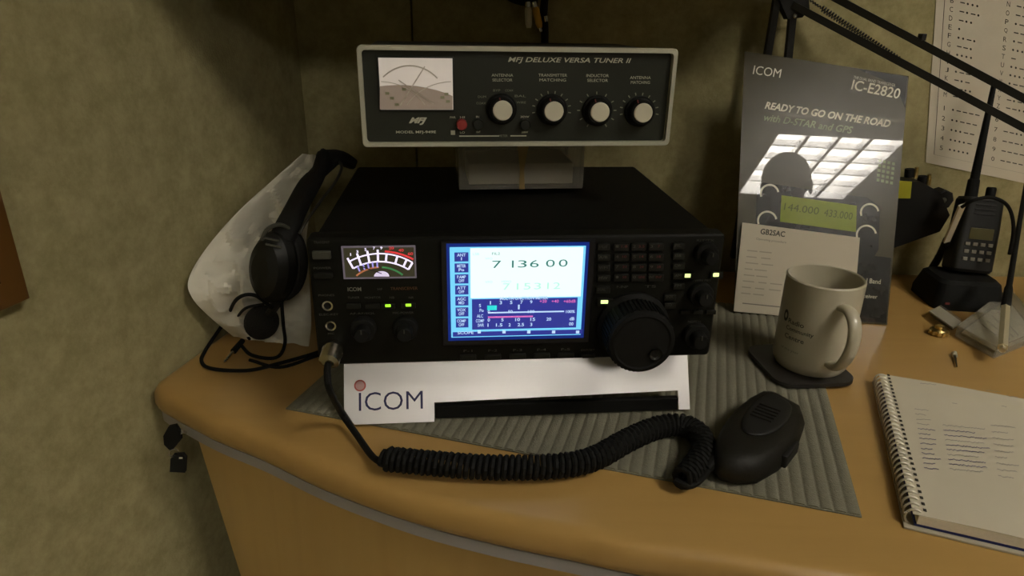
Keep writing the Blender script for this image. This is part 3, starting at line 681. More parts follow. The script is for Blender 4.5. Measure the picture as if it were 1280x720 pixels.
# cord
mat('plug_metal', (0.42, 0.39, 0.28), 0.25, 0.95)
plug = RF.p(411, 452, -0.022); plugw = RM @ plug
sock = RM @ RF.p(417, 436, -0.0095)
pd = (sock - plugw).normalized()
MB().tube([sock - mo, sock - pd * 0.004 - mo, sock - pd * 0.0045 - mo, plugw - mo, plugw - pd * 0.002 - mo], [0.0078, 0.0078, 0.0086, 0.0084, 0.0050], 20).build('plug', 'plug_metal', mico)
lead = [plugw - pd * 0.001] + [on_y(x, y, Y) for x, y, Y in ((409, 466, 0.478), (412, 487, 0.475))] + [on_z(x, y, z) for x, y, z in ((428, 518, 0.018), (447, 545, 0.008), (465, 570, 0.007), (480, 580, 0.010))]
CR = 0.0108; CW = 0.00235
cpath = spline([on_z(x, y, CR + 0.0035) for x, y in ((478, 573), (540, 579), (610, 584), (690, 583), (740, 574), (785, 550), (820, 535), (850, 531), (872, 541), (880, 560), (868, 583), (852, 602))], 10)
# resample evenly
def resample(P, step):
    out = [P[0]]; acc = 0.0
    for a, b in zip(P[:-1], P[1:]):
        L = (b - a).length; t = step - acc
        while t <= L:
            out.append(a.lerp(b, t / L)); t += step
        acc = (acc + L) % step if L else acc
    return out
cp = resample(cpath, 0.00052)
hel = []; upv = Vector((0, 0, 1)); turn = 0.0050; phase = 0.0
for i, p in enumerate(cp):
    t = (cp[min(i + 2, len(cp) - 1)] - cp[max(i - 2, 0)]).normalized(); w_ = t.cross(upv).normalized(); u_ = w_.cross(t)
    ph = 2 * PI * i * 0.00052 / turn
    rr_ = CR - CW + 0.0 if 6 < i < len(cp) - 6 else (CR - CW) * 0.7
    hel.append(p + (w_ * math.cos(ph) + u_ * math.sin(ph)) * rr_ - mo)
MB().tube(hel, CW, 6).build('coiled_cord', 'rubber', mico)
MB().tube([p - mo for p in spline(lead, 6)] + [hel[0]], 0.0029, 10).build('straight_lead', 'rubber', mico)
endp = [hel[-1], on_z(862, 607, 0.012) - mo, on_z(878, 597, 0.013) - mo, tail + ax * 0.006]
MB().tube(spline(endp, 6), 0.0028, 10).build('straight_lead', 'rubber', mico)
MB().tube([tail + ax * 0.010, tail - ax * 0.002, tail - ax * 0.014], [0.0085, 0.0065, 0.0042], 14).build('strain_relief', 'rubber', mico)

# ================================================================== mug on coaster
mc_ = Vector((0.3225, 0.646, Z0))
mat('coaster', (0.018, 0.016, 0.013), 0.55); mat('coaster_base', (0.08, 0.06, 0.04), 0.8)
co = thing('coaster', 'dark rounded square coaster under the white mug', 'coaster', (0.3115, 0.644, Z0 + 0.0033), math.radians(6))
MB().prism([Vector((x, y, 0.0012)) for x, y in rrect(0.086, 0.090, 0.018, 6)], (0, 0, 0.004)).build('pad', 'coaster', co)
MB().prism([Vector((x, y, 0.0)) for x, y in rrect(0.082, 0.086, 0.016, 6)], (0, 0, 0.0012)).build('cork_base', 'coaster_base', co)
MGZ = Z0 + 0.0087
mat('ceramic', (0.50, 0.46, 0.34), 0.3, var=0.02, coat=0.3)
R_ = 0.0382; MH = 0.100
mug = thing('mug', 'white ceramic mug with handle and small dark printing on coaster', 'mug', (mc_.x, mc_.y, MGZ))
MB().lathe([(0, 0.001), (R_ * 0.84, 0.001), (R_ * 0.86, 0.0), (R_ * 0.90, 0.0), (R_ * 0.965, 0.004), (R_, 0.010), (R_, MH - 0.0015), (R_ - 0.0015, MH), (R_ - 0.003, MH - 0.001), (R_ - 0.0035, MH - 0.004), (R_ - 0.0035, 0.012), (R_ - 0.012, 0.006), (0, 0.006)], 72).build('body', 'ceramic', mug)
ha = math.radians(-84)
hd = Vector((math.cos(ha), math.sin(ha), 0)); hs = Vector((-hd.y, hd.x, 0))
hp = spline([hd * (R_ - 0.003) + Vector((0, 0, 0.080)), hd * (R_ + 0.012) + Vector((0, 0, 0.0815)), hd * (R_ + 0.024) + Vector((0, 0, 0.071)), hd * (R_ + 0.0265) + Vector((0, 0, 0.051)), hd * (R_ + 0.020) + Vector((0, 0, 0.031)), hd * (R_ + 0.009) + Vector((0, 0, 0.0195)), hd * (R_ - 0.003) + Vector((0, 0, 0.017))], 6)
rings = []
for i, p in enumerate(hp):
    t = (hp[min(i + 1, len(hp) - 1)] - hp[max(i - 1, 0)]).normalized(); nn = hs.cross(t).normalized()
    rings.append([p + hs * (0.0068 * math.cos(2 * PI * k / 12)) + nn * (0.0042 * math.sin(2 * PI * k / 12)) for k in range(12)])
MB().loft(rings).build('handle', 'ceramic', mug, angle=180)
mat('mug_print', (0.05, 0.045, 0.04), 0.5)
def mug_map(ang0, z0):
    def f(x, y, l):
        a = ang0 + x / R_; return Vector((math.cos(a) * (R_ + 0.0003), math.sin(a) * (R_ + 0.0003), z0 + y))
    return f
ma = math.radians(-152)
lettering('lettering', 'Radio', mug_map(ma + 0.10, 0.0555), 0.018, 0.0052, 'mug_print', mug, bold=0.01)
lettering('lettering', 'Community', mug_map(ma + 0.22, 0.0470), 0.030, 0.0058, 'mug_print', mug, bold=0.015)
lettering('lettering', 'Centre', mug_map(ma + 0.12, 0.0385), 0.022, 0.0052, 'mug_print', mug, bold=0.01)
lettering('lettering', 'of the year', mug_map(ma + 0.05, 0.0240), 0.022, 0.0034, 'legend_grey', mug)
lettering('lettering', 'O', mug_map(ma - 0.26, 0.059), 0.007, 0.013, 'mug_print', mug, bold=0.06)

# ================================================================== leaflet, card note, lamp, wall things
BLp = on_z(917, 394); BRp = on_z(1108, 406); MID = (BLp + BRp) / 2
yaw = math.radians(-8); lean = math.radians(18); rollp = 0.0
LM = Matrix.Translation(MID + Vector((0, 0, 0.0012))) @ Matrix.Rotation(yaw, 4, 'Z') @ Matrix.Rotation(-lean, 4, 'X') @ Matrix.Rotation(-rollp, 4, 'Y')
lw, lh = 0.190, 0.345
lf = thing('product_leaflet', 'glossy dark grey product leaflet leaning upright behind the mug', 'leaflet', mtx=LM); LF = Face(LM)
mat('leaflet_gloss', (0.070, 0.060, 0.032), 0.25, coat=0.72, coat_rough=0.012, spec=0.35, var=0.25, scale=9)
mat('leaflet_dark', (0.022, 0.021, 0.016), 0.25, coat=0.72, coat_rough=0.012, spec=0.35)
mat('leaflet_mid', (0.040, 0.037, 0.028), 0.25, coat=0.72, coat_rough=0.012, spec=0.35)
mat('leaflet_white', (0.78, 0.74, 0.58), 0.3, coat=0.72, coat_rough=0.012, spec=0.35)
mat('leaflet_green', (0.33, 0.39, 0.20), 0.3, coat=0.72, coat_rough=0.012, spec=0.35)
mat('leaflet_lime', (0.27, 0.33, 0.035), 0.3, coat=0.72, coat_rough=0.012, spec=0.35, var=0.15)
mat('leaflet_olive', (0.12, 0.14, 0.02), 0.3, coat=0.72, coat_rough=0.012, spec=0.35)
MB().prism([LF.p(x, y, 0.0) for x, y in ((931, 64), (1136, 95), (1109, 406), (917, 393))], (0, 0.0024, 0)).build('cover', 'leaflet_gloss', lf, smooth=False)
def lpoly(name, pts, material, off, th=0.00005, parent=lf):
    return MB().prism([LF.p(x, y, off) for x, y in pts], (0, th, 0)).build(name, material, parent, smooth=False)
LA = math.radians(3.0)
def ltext(body, cx, cy, w_, h_, material, off=-0.00022, ang=0.0, **k):
    c = LF.p(cx, cy, off); a = LF.p(cx + w_ / 2, cy, off); b = LF.p(cx - w_ / 2, cy, off); t = LF.p(cx, cy - h_ / 2, off); u = LF.p(cx, cy + h_ / 2, off)
    e0 = LF.p(cx - w_ / 2, cy - w_ / 2 * ang, off); e1 = LF.p(cx + w_ / 2, cy + w_ / 2 * ang, off); dd = (e1 - e0); dd.y = 0; dd.normalize()
    return lettering('lettering', body, lambda x, y, l: Vector((c.x + x * dd.x - y * dd.z, off, c.z + x * dd.z + y * dd.x)), abs(a.x - b.x), abs(t.z - u.z), material, lf, **k)
lpoly('printed_corner', [(1072, 86.5), (1134.5, 96), (1131, 135), (1124, 118), (1105, 100)], 'leaflet_dark', -0.0001)
ltext('ICOM', 959, 89.5, 35, 11, 'leaflet_white', ang=0.14)
ltext('THE DUAL BAND TRANSCEIVER', 1093, 101.5, 54, 3.4, 'leaflet_white', ang=0.2)
ltext('IC-E2820', 1095, 111.5, 62, 13, 'leaflet_white', ang=0.2, bold=0.012)
ltext('READY TO GO ON THE ROAD', 1034, 143, 160, 9.5, 'leaflet_white', shear=0.2, bold=0.035, ang=0.15)
ltext('with D-STAR and GPS', 1010, 154.5, 113, 9, 'leaflet_green', shear=0.2, bold=0.015, ang=0.15)
lpoly('printed_radio', [(946, 235), (952, 228), (1084, 247), (1100, 258), (1098, 312), (1092, 322), (944, 300)], 'leaflet_dark', -0.0001)
lpoly('printed_display', [(977, 244), (1071, 257), (1070, 290), (975, 277)], 'leaflet_lime', -0.00018)
ltext('144.000', 1002, 261, 44, 9, 'leaflet_olive', off=-0.0003, ang=0.14); ltext('433.000', 1048, 268, 36, 9, 'leaflet_olive', off=-0.0003, ang=0.14)
for cx, cy, r in ((962, 242, 11), (959, 276, 11.5), (1087, 266, 11), (1083, 294, 12)):
    mbk = MB(); LF.strip('x', arc_px(cx, cy, r, r, -110, 80, 18), 2.4, 'leaflet_white', None, off=-0.00024, mb=mbk); mbk.build('printed_knob_ring', 'leaflet_white', lf, smooth=False)
for r_ in range(5):
    for c_ in range(4):
        x = 1100 + c_ * 5.6 - r_ * 0.6; y = 201 + r_ * 6.0 + c_ * 1.2
        lpoly('printed_dot', [(x - 1.8, y - 2), (x + 1.8, y - 1.6), (x + 1.7, y + 2), (x - 1.9, y + 1.6)], 'leaflet_green', -0.00016)
lpoly('printed_foot', [(1072, 318), (1114, 322), (1108, 404), (1060, 401)], 'leaflet_dark', -0.0001)
ltext('Dual Band', 1086, 351, 30, 6, 'leaflet_white', ang=0.08); ltext('Receiver', 1084, 370, 26, 5, 'leaflet_white', ang=0.08)
# card note in front of the leaflet
ng = thing('call_sign_card', 'white paper card headed with a call sign, propped against the leaflet', 'card', mtx=LM)
NO = -0.0035
npts = [(928, 278), (1075, 297), (1066, 404), (917, 389)]
NP = [LF.p(x, y, NO) for x, y in npts]
MB().prism(NP, (0, 0.0008, 0)).build('sheet', 'white_paper', ng, smooth=False)
def ntext(body, cx, cy, w_, h_, material, ang, **k):
    off = NO - 0.0002
    c = LF.p(cx, cy, off); a = LF.p(cx + w_ / 2, cy, off); b = LF.p(cx - w_ / 2, cy, off); t = LF.p(cx, cy - h_ / 2, off); u = LF.p(cx, cy + h_ / 2, off); ca_, sa_ = math.cos(ang), math.sin(ang)
    return lettering('lettering', body, lambda x, y, l: Vector((c.x + x * ca_ - y * sa_, off, c.z + x * sa_ + y * ca_)), abs(a.x - b.x), abs(t.z - u.z), material, ng, **k)
na = math.radians(-4)
ntext('GB2SAC', 966, 291, 31, 7, 'ink', na, bold=0.02)
ntext('Operating procedure', 964, 301, 38, 3.6, 'ink_soft', na)
mat('ink_faint', (0.42, 0.38, 0.29), 0.8)
rnd = random.Random(3)
for i in range(8):
    y = 313 + i * 7.6; x = 934 - i * 1.1
    nseg = rnd.randint(2, 3); xx = x
    for k in range(nseg):
        w_ = rnd.uniform(8, 16); mbk = MB(); LF.strip('x', [(xx, y + (xx - x) * 0.1), (xx + w_, y + (xx + w_ - x) * 0.1)], 1.5, None, None, off=NO - 0.0002, mb=mbk)
        mbk.build('writing_line', 'ink_faint', ng, smooth=False); xx += w_ + rnd.uniform(2, 6)
mbk = MB(); LF.strip('x', [(928, 379), (978, 384)], 1.4, None, None, off=NO - 0.0002, mb=mbk); mbk.build('printed_rule', 'ink_soft', ng, smooth=False)

# balanced-arm lamp
mat('lamp_black', (0.010, 0.0095, 0.007), 0.4, spec=0.4)
LY = 0.925
base_x = on_y(968, 300, LY).x
lamp = thing('desk_lamp', 'black balanced-arm desk lamp standing behind the leaflet', 'lamp', (on_y(975, 200, LY).x, LY, Z0)); lo = Vector(lamp.location)
piv = on_y(994, 10, LY)
lx = 0.0
MB().lathe([(0, 0), (0.030, 0), (0.030, 0.010), (0.026, 0.015), (0.012, 0.018), (0.012, 0.034), (0, 0.036)], 32).build('base', 'lamp_black', lamp)
for x0, x1 in ((970, 960), (992, 986)):
    a = on_y(x0, 4, LY); b = on_y(x1, 64, LY)
    bot = Vector((a.x + (b.x - a.x) / (b.z - a.z) * (Z0 + 0.03 - a.z), LY, Z0 + 0.03))
    a2 = a + (a - b) * 0.2
    MB().bar(a2 - lo, bot - lo, 0.0085, 0.0085, up=(0, 1, 0)).build('lower_arm', 'lamp_black', lamp)
MB().prism([p - lo for p in [on_y(x, y, LY - 0.008) for x, y in ((965, -25), (1010, -25), (1012, 12), (1003, 22), (985, 24), (978, 8))]], (0, 0.016, 0)).build('joint_plate', 'lamp_black', lamp)
for x, y in ((1000, 11), (993, 20)):
    c = on_y(x, y, LY - 0.009) - lo; MB().lathe([(0.0028, 0), (0.0028, 0.002), (0.0018, 0.003), (0, 0.003)], 16, Matrix.Translation(c) @ RX90).build('screw', 'chrome', lamp)
E1 = on_y(1280, 123, 0.80); E2 = on_y(1280, 160, 0.80); S1 = on_y(1045, -2, LY - 0.012); S2 = on_y(1006, 14, LY - 0.012)
for a, b in ((S1, E1), (S2, E2)):
    MB().bar(a - (b - a) * 0.06 - lo, b + (b - a) * 0.50 - lo, 0.0085, 0.0085).build('upper_arm', 'lamp_black', lamp)
sp0 = on_y(1012, 0, LY - 0.012); sp1 = S2.lerp(E2, 0.50)
hl = []
for i in range(0, 321):
    t = i / 320; p = sp0.lerp(sp1, t); d_ = (sp1 - sp0).normalized(); w_ = d_.orthogonal().normalized(); u_ = d_.cross(w_); a = i * 2 * PI / 8
    rr_ = 0.0032 if 0.12 < t < 0.88 else 0.001
    hl.append(p + (w_ * math.cos(a) + u_ * math.sin(a)) * rr_ - lo)
MB().tube(hl, 0.0008, 5).build('spring', 'lamp_black', lamp)
cc = S1.lerp(E1, 0.47) - lo
MB().box(cc + Vector((0, 0, 0.007)), (0.006, 0.010, 0.008), 0.001).build('arm_clip', 'lamp_black', lamp)
he = (E1 + (E1 - S1) * 0.50).lerp(E2 + (E2 - S2) * 0.50, 0.5)
MB().lathe([(0.018, 0.03), (0.022, 0.02), (0.026, -0.02), (0.060, -0.085), (0.058, -0.085), (0.024, -0.02), (0.016, 0.026)], 40, Matrix.Translation(he - lo + Vector((0.05, -0.02, 0.0)))).build('lamp_shade', 'lamp_black', lamp)

# morse code sheet on the wall
pa = on_y(1157, 203, YB - 0.0008); pb_ = on_y(1170, 0, YB - 0.0008); pc = on_y(1280, 229, YB - 0.0008)
PMx = Matrix.Translation(pa)
mo_ = thing('morse_chart', 'white sheet of printed morse code pinned to the back partition', 'chart', mtx=PMx)
eX = (on_y(1300, 233, YB - 0.0008) - pa).normalized(); eZ = (pb_ - pa).normalized()
PWd, PHt = 0.24, 0.30
def PA(x, y, z): return eX * x + eZ * z + Vector((0, y, 0))
MB().prism([PA(0, 0, 0), PA(PWd, 0, 0), PA(PWd, 0, PHt), PA(0, 0, PHt)], (0, -0.0006, 0)).build('sheet', 'white_paper', mo_, smooth=False)
PF = Face(PMx)
MORSE = dict(A='.-', B='-...', C='-.-.', D='-..', E='.', F='..-.', G='--.', H='....', I='..', J='.---', K='-.-', L='.-..', M='--', N='-.', O='---', P='.--.', Q='--.-', R='.-.', S='...', T='-', U='..-', V='...-', W='.--', X='-..-', Y='-.--', Z='--..')
MORSE.update({'1': '.----', '2': '..---', '3': '...--', '4': '....-', '5': '.....', '6': '-....', '7': '--...', '8': '---..', '9': '----.', '0': '-----'})
mat('print_dark', (0.05, 0.045, 0.035), 0.8); mat('print_violet', (0.16, 0.13, 0.22), 0.8)
MI = Matrix((eX, Vector((0, 1, 0)), eZ)).transposed().inverted()
def PZ(x, y): q = MI @ PF.p(x, y); return q.x, q.z
zrow = [PZ(1178, y)[1] for y in (134.5, 147.5, 160, 172.5, 185)]
dz = (PZ(1184, 33)[1] - PZ(1181, 118)[1]) / 8.0
zM = PZ(1181, 118)[1]
def put_row(ch, x, z, hv=0.0062):
    lettering('lettering', ch, lambda a, b, l: PA(x + a, -0.0009, z + b), 0.0012 if ch in '1I' else 0.0046, hv, 'print_dark', mo_, bold=0.0)
    xx = x + 0.0115
    for s_ in MORSE[ch]:
        mk = MB()
        if s_ == '.': mk.add([PA(xx + 0.0014 + 0.0015 * math.cos(k * PI / 4), -0.0009, z + 0.0015 * math.sin(k * PI / 4)) for k in range(8)], [tuple(range(8))]); xx += 0.0066
        else: mk.add([PA(xx + p_, -0.0009, z + q_) for p_, q_ in ((0, -0.0007), (0.0066, -0.0007), (0.0066, 0.0007), (0, 0.0007))], [(0, 1, 2, 3)]); xx += 0.0092
        mk.build('morse_mark', 'print_dark', mo_, smooth=False)
xl = PZ(1178, 160)[0]; xr = xl + 0.078
for i, ch in enumerate('MLKJIHGFEDCBA'):
    if zM + i * dz < PHt - 0.006: put_row(ch, xl, zM + i * dz); put_row('ZYXWVUTSRQPON'[i], xr, zM + i * dz)
for i in range(5): put_row('12345'[i], xl, zrow[i]); put_row('67890'[i], xr, zrow[i])
bl = MB(); bl.add([PA(x, -0.0008, z) for x, z in ((0.011, 0.014), (0.0118, 0.014), (0.0118, PHt - 0.01), (0.011, PHt - 0.01))], [(0, 1, 2, 3)]); bl.build('border_line', 'print_dark', mo_, smooth=False)
bl = MB(); bl.add([PA(x, -0.0008, z) for x, z in ((0.011, 0.0135), (PWd - 0.011, 0.0135), (PWd - 0.011, 0.014), (0.011, 0.014))], [(0, 1, 2, 3)]); bl.build('border_line', 'ink_faint', mo_, smooth=False)

# aerial switch box on the wall beside the leaflet
AY = YB - 0.001
sb = thing('switch_box', 'black aerial switch box with brass sockets and yellow sticker on partition', 'switch box', on_y(1140, 260, AY)); so = Vector(sb.location)
spoly = [(1096, 222), (1136, 221), (1160, 234), (1172, 262), (1160, 282), (1096, 305)]
mat('box_black', (0.010, 0.010, 0.009), 0.5, spec=0.3)
MB().prism([on_y(x, y, AY) - so for x, y in spoly], (0, -0.030, 0)).build('housing', 'box_black', sb)
mat('sticker_yellow', (0.42, 0.40, 0.02), 0.6)
MB().prism([on_y(x, y, AY - 0.0305) - so for x, y in ((1124, 226), (1140, 227), (1138, 248), (1123, 248))], (0, 0.0006, 0)).build('sticker', 'sticker_yellow', sb, smooth=False)
lgc = on_y(1174, 248, AY - 0.010) - so
MB().lathe([(0.004, -0.008), (0.015, -0.008), (0.015, 0.010), (0.013, 0.012), (0.005, 0.012), (0.004, 0.006)], 8, Matrix.Translation(lgc) @ RX90, closed=True).build('selector_knob', 'box_black', sb)
MB().lathe([(0.0038, -0.006), (0.0038, 0.012), (0, 0.0125)], 14, Matrix.Translation(lgc) @ RX90).build('knob_centre', mat('knob_grey', (0.05, 0.05, 0.035), 0.5), sb)
for x, y in ((1144, 222), (1160, 231)):
    a = on_y(x, y, AY - 0.016) - so; b = on_y(x + 2, y - 13, AY - 0.016) - so
    MB().tube([a, a.lerp(b, 0.6), a.lerp(b, 0.62), b], [0.0032, 0.0032, 0.0026, 0.0026], 14).build('brass_socket', 'brass', sb)
    c = on_y(x - 8, y - 1, AY - 0.016) - so; d_ = on_y(x - 7, y - 11, AY - 0.016) - so
    MB().tube([c, d_], 0.006, 14).build('cable_plug', 'rubber', sb)

# hand-held radio in its charger
hx = on_z(1214, 388, 0.0)
hb = Vector((0.614, 0.850, Z0))
hm = Matrix.Translation(hb) @ Matrix.Rotation(math.radians(-6), 4, 'Z') @ Matrix.Rotation(math.radians(-14), 4, 'X') @ Matrix.Rotation(math.radians(3), 4, 'Y')
chg = thing('charger', 'low black desktop charger cradle holding the hand-held radio', 'charger', (hb.x - 0.008, hb.y, Z0), math.radians(-6))
MB().loft([[Vector((x, y, z)) for x, y in rrect(w_, d_, 0.012)] for w_, d_, z in ((0.088, 0.080, 0.0), (0.088, 0.080, 0.010), (0.078, 0.066, 0.034), (0.070, 0.056, 0.038))]).build('cradle', 'rubber', chg)
MB().box((-0.03, -0.0395, 0.010), (0.006, 0.002, 0.003), 0.0005).build('indicator_lens', 'legend_red', chg)
ht = thing('handheld_radio', 'black hand-held radio with whip antenna and keypad in its charger', 'radio', mtx=hm); 
mat('handheld_black', (0.008, 0.008, 0.006), 0.5, spec=0.35)
HB = 0.040; HT = 0.140
MB().loft([[Vector((x, y, z)) for x, y in rrect(w_, d_, 0.008)] for w_, d_, z in ((0.050, 0.030, HB), (0.054, 0.034, HB + 0.004), (0.053, 0.034, 0.10), (0.050, 0.033, HT - 0.004), (0.046, 0.029, HT))]).build('body', 'handheld_black', ht)
MB().tube([(-0.012, 0, HT - 0.002), (-0.012, 0, HT + 0.022), (-0.0115, 0, HT + 0.024), (-0.010, 0, HT + 0.150), (-0.010, 0, HT + 0.152)], [0.0078, 0.0070, 0.0056, 0.0030, 0.0015], 16).build('antenna', 'rubber', ht)
MB().lathe([(0.006, HT - 0.001), (0.006, HT + 0.013), (0.005, HT + 0.015), (0, HT + 0.015)], 18, Matrix.Translation((0.013, 0.002, 0))).build('volume_knob', 'rubber', ht)
MB().box((0.001, -0.0172, 0.092), (0.030, 0.001, 0.015), 0.0004).build('display', mat('lcd_olive', (0.085, 0.075, 0.022), 0.3), ht)
for r_ in range(3):
    for c_ in range(4): MB().box((-0.014 + c_ * 0.0095, -0.0178, 0.078 - r_ * 0.010), (0.006, 0.0016, 0.0045), 0.0005).build('keypad_key', mat('key_pale', (0.16, 0.15, 0.11), 0.5), ht)
for i in range(4): MB().box((0.0, -0.0172, 0.136 - i * 0.006), (0.026, 0.0012, 0.0022), 0.0004).build('speaker_slot', 'box_black', ht)
# earpiece lead with white cable clip
el = thing('earpiece_lead', 'thin black looped lead with white cable clip beside the hand-held radio', 'cable', on_z(1167, 345, 0.0)); eo = Vector(el.location)
Q = lambda x, y, Y: on_y(x, y, Y) - eo
pl_ = spline([Q(1262, 318, 0.80), Q(1267, 285, 0.80), Q(1260, 258, 0.80), Q(1240, 247, 0.80), Q(1218, 250, 0.80), Q(1202, 259, 0.81)], 8)
MB().tube(pl_, 0.0022, 8).build('lead', 'rubber', el)
MB().bar(Q(1203, 256, 0.815), Q(1183, 302, 0.86), 0.008, 0.003, up=(0, 1, 0)).build('cable_clip', mat('clip_white', (0.72, 0.68, 0.56), 0.5), el)
g = on_z(1158, 352, 0.007) - eo
MB().tube(spline([Q(1184, 299, 0.862), Q(1178, 312, 0.89), Q(1172, 324, 0.91), Q(1165, 336, 0.925), Q(1162, 346, 0.93)], 8), [0.0048] * 14 + [0.0052] * 19, 10).build('earpiece_body', 'rubber', el)

# spare antenna lying across a clear case
case_c = [on_z(x, y, 0.0) for x, y in ((1193, 421), (1242, 449), (1300, 425), (1258, 372))]
cs = thing('plastic_case', 'clear plastic case of small parts at the right of the desk', 'case', (case_c[0].x, case_c[0].y, Z0)); cso = Vector(cs.location)
mat('case_clear', (0.55, 0.52, 0.42), 0.15, alpha=0.28)
ch_ = 0.016
cpts = [p - cso for p in case_c]; cmid = sum(cpts, Vector()) / 4
MB().prism([p + Vector((0, 0, 0.0005)) for p in cpts], (0, 0, 0.0015)).build('base', 'case_clear', cs, smooth=False)
MB().prism([p + Vector((0, 0, ch_ - 0.0015)) for p in cpts], (0, 0, 0.0015)).build('lid', 'case_clear', cs, smooth=False)
for i in range(4):
    a, b = cpts[i], cpts[(i + 1) % 4]
    MB().bar(a.lerp(cmid, 0.02) + Vector((0, 0, ch_ / 2)), b.lerp(cmid, 0.02) + Vector((0, 0, ch_ / 2)), 0.002, ch_ - 0.004).build('side_wall', 'case_clear', cs, smooth=False)
ins = thing('folded_slip', 'white printed slip folded inside the clear plastic case', 'paper', (cso.x + cmid.x, cso.y + cmid.y, Z0 + 0.003))
MB().prism([(p - cmid) * 0.86 for p in cpts], (0, 0, 0.002)).build('slip', mat('slip_paper', (0.40, 0.37, 0.28), 0.8, var=0.2, scale=60), ins, smooth=False)
for i in range(4):
    a = (cpts[0] - cmid).lerp(cpts[3] - cmid, 0.25 + i * 0.17) * 0.6; b = (cpts[1] - cmid).lerp(cpts[2] - cmid, 0.25 + i * 0.17) * 0.6
    MB().bar(a + Vector((0, 0, 0.0023)), b + Vector((0, 0, 0.0023)), 0.0012, 0.0004).build('print_line', 'ink_soft', ins, smooth=False)
an = thing('spare_antenna', 'slim black antenna with brass connector leaning on the plastic case', 'antenna', on_z(1252, 440, 0.018)); ao = Vector(an.location)
A0 = on_z(1253, 438, 0.021); A1 = on_y(1257, 384, 0.735); A2 = on_y(1285, 215, 0.93)
da = (A1 - A0).normalized()
MB().tube([A0 - ao, A0 + da * 0.006 - ao, A0 + da * 0.0062 - ao, A1 - ao], [0.0034, 0.0034, 0.0052, 0.0052], 6).build('connector', mat('connector_metal', (0.66, 0.60, 0.42), 0.3, 0.6), an)
MB().tube([A1 - ao, A1.lerp(A2, 0.12) - ao, A1.lerp(A2, 0.14) - ao, A2 - ao], [0.0052, 0.0046, 0.0034, 0.0024], 12).build('whip', 'rubber', an)

# small connector, plastic tab and screw on the desk
cn = thing('brass_connector', 'small knurled brass connector beside the clear plastic case', 'connector', on_z(1172, 418, 0.0)); cno = cn.location
MB().lathe([(0, 0.0), (0.009, 0.0), (0.010, 0.002), (0.010, 0.006), (0.008, 0.008), (0.005, 0.008), (0.005, 0.012), (0.003, 0.012), (0, 0.010)], 16).build('shell', 'brass', cn)
for i in range(7):
    a = PI + 2 * PI * i / 12; MB().box((0.0102 * math.cos(a), 0.0102 * math.sin(a), 0.004), (0.003, 0.003, 0.005), 0.0006).build('lug', 'brass', cn)
tb_ = thing('plastic_tab', 'pale translucent plastic strip lying behind the brass connector', 'plastic strip', on_z(1182, 397, 0.0)); tbo = Vector(tb_.location)
MB().prism([on_z(x, y, 0.009) - tbo for x, y in ((1161, 390), (1174, 384), (1202, 404), (1191, 411))], (0, 0, 0.0016)).build('strip', mat('tab_clear', (0.42, 0.40, 0.31), 0.3, alpha=0.75), tb_, smooth=False)
MB().prism([on_z(x, y, 0.0005) - tbo for x, y in ((1163, 395), (1174, 388), (1200, 407), (1190, 413))], (0, 0, 0.0083)).build('bag_body', mat('bag_clear', (0.35, 0.32, 0.25), 0.2, alpha=0.3), tb_, smooth=False)
sc = thing('small_screw', 'tiny steel screw lying in front of the plastic case', 'screw', on_z(1193, 447, 0.0)); sco = Vector(sc.location)
s0 = on_z(1193, 441, 0.003) - sco; s1 = on_z(1196, 458, 0.002) - sco
MB().tube([s0, s0.lerp(s1, 0.25)], 0.0026, 10).build('head', 'aluminium', sc); MB().tube([s0.lerp(s1, 0.25), s1], [0.0014, 0.0007], 8).build('shank', mat('screw_dark', (0.08, 0.07, 0.05), 0.5, 0.6), sc)

# ================================================================== notebook
nb0 = on_z(1106, 472, 0.010); nb1 = on_z(1131, 650, 0.006)
NA = math.atan2(nb0.y - nb1.y, nb0.x - nb1.x) - PI / 2 + math.radians(2.5)
nlen = (nb0 - nb1).length
nb = thing('spiral_notebook', 'open spiral-bound notebook with handwritten page at the right desk edge', 'notebook', (nb1.x, nb1.y, Z0), NA)
nwid = 0.24
mat('page', (0.60, 0.55, 0.42), 0.8, var=0.03); mat('page_edge', (0.66, 0.60, 0.47), 0.85, var=0.12, scale=400)
mat('divider_blue', (0.02, 0.03, 0.20), 0.5); mat('cover_card', (0.45, 0.40, 0.30), 0.7)
MB().box((nwid / 2 + 0.002, nlen / 2, 0.0012), (nwid + 0.004, nlen + 0.006, 0.0018), 0.0004).build('back_cover', 'cover_card', nb)
MB().box((nwid / 2 + 0.006, nlen / 2 + 0.001, 0.0034), (nwid - 0.002, nlen, 0.0024), 0.0004).build('divider', 'divider_blue', nb)
def page_sheet(z0, z1, x0, wob, name, material):
    nx, ny = 24, 8; top = []
    def zz(x, y): return wob * (0.35 * math.sin(x * 26 + 0.5) + 0.25 * math.cos(x * 11)) * min(1, (x - x0) * 18)
    v = []; 
    for lay in (0, 1):
        for j in range(ny + 1):
            for i in range(nx + 1):
                x = x0 + (nwid - x0) * i / nx; y = nlen * j / ny
                v.append((x, y, (z0 + 0.3 * zz(x, y) if lay == 0 else z1 + zz(x, y))))
    n1 = (nx + 1) * (ny + 1); f = []
    for j in range(ny):
        for i in range(nx):
            a = j * (nx + 1) + i; f.append((a, a + nx + 1, a + nx + 2, a + 1)); a += n1; f.append((a, a + 1, a + nx + 2, a + nx + 1))
    for i in range(nx):
        for j in (0, ny): a = j * (nx + 1) + i; f.append((a, a + 1, a + 1 + n1, a + n1))
    for j in range(ny):
        for i in (0, nx): a = j * (nx + 1) + i; f.append((a, a + nx + 1, a + nx + 1 + n1, a + n1))
    mb = MB(); mb.add(v, f); return mb.build(name, material, nb, angle=40), zz
page_sheet(0.0052, 0.0125, 0.008, 0.0015, 'page_block', 'page_edge')
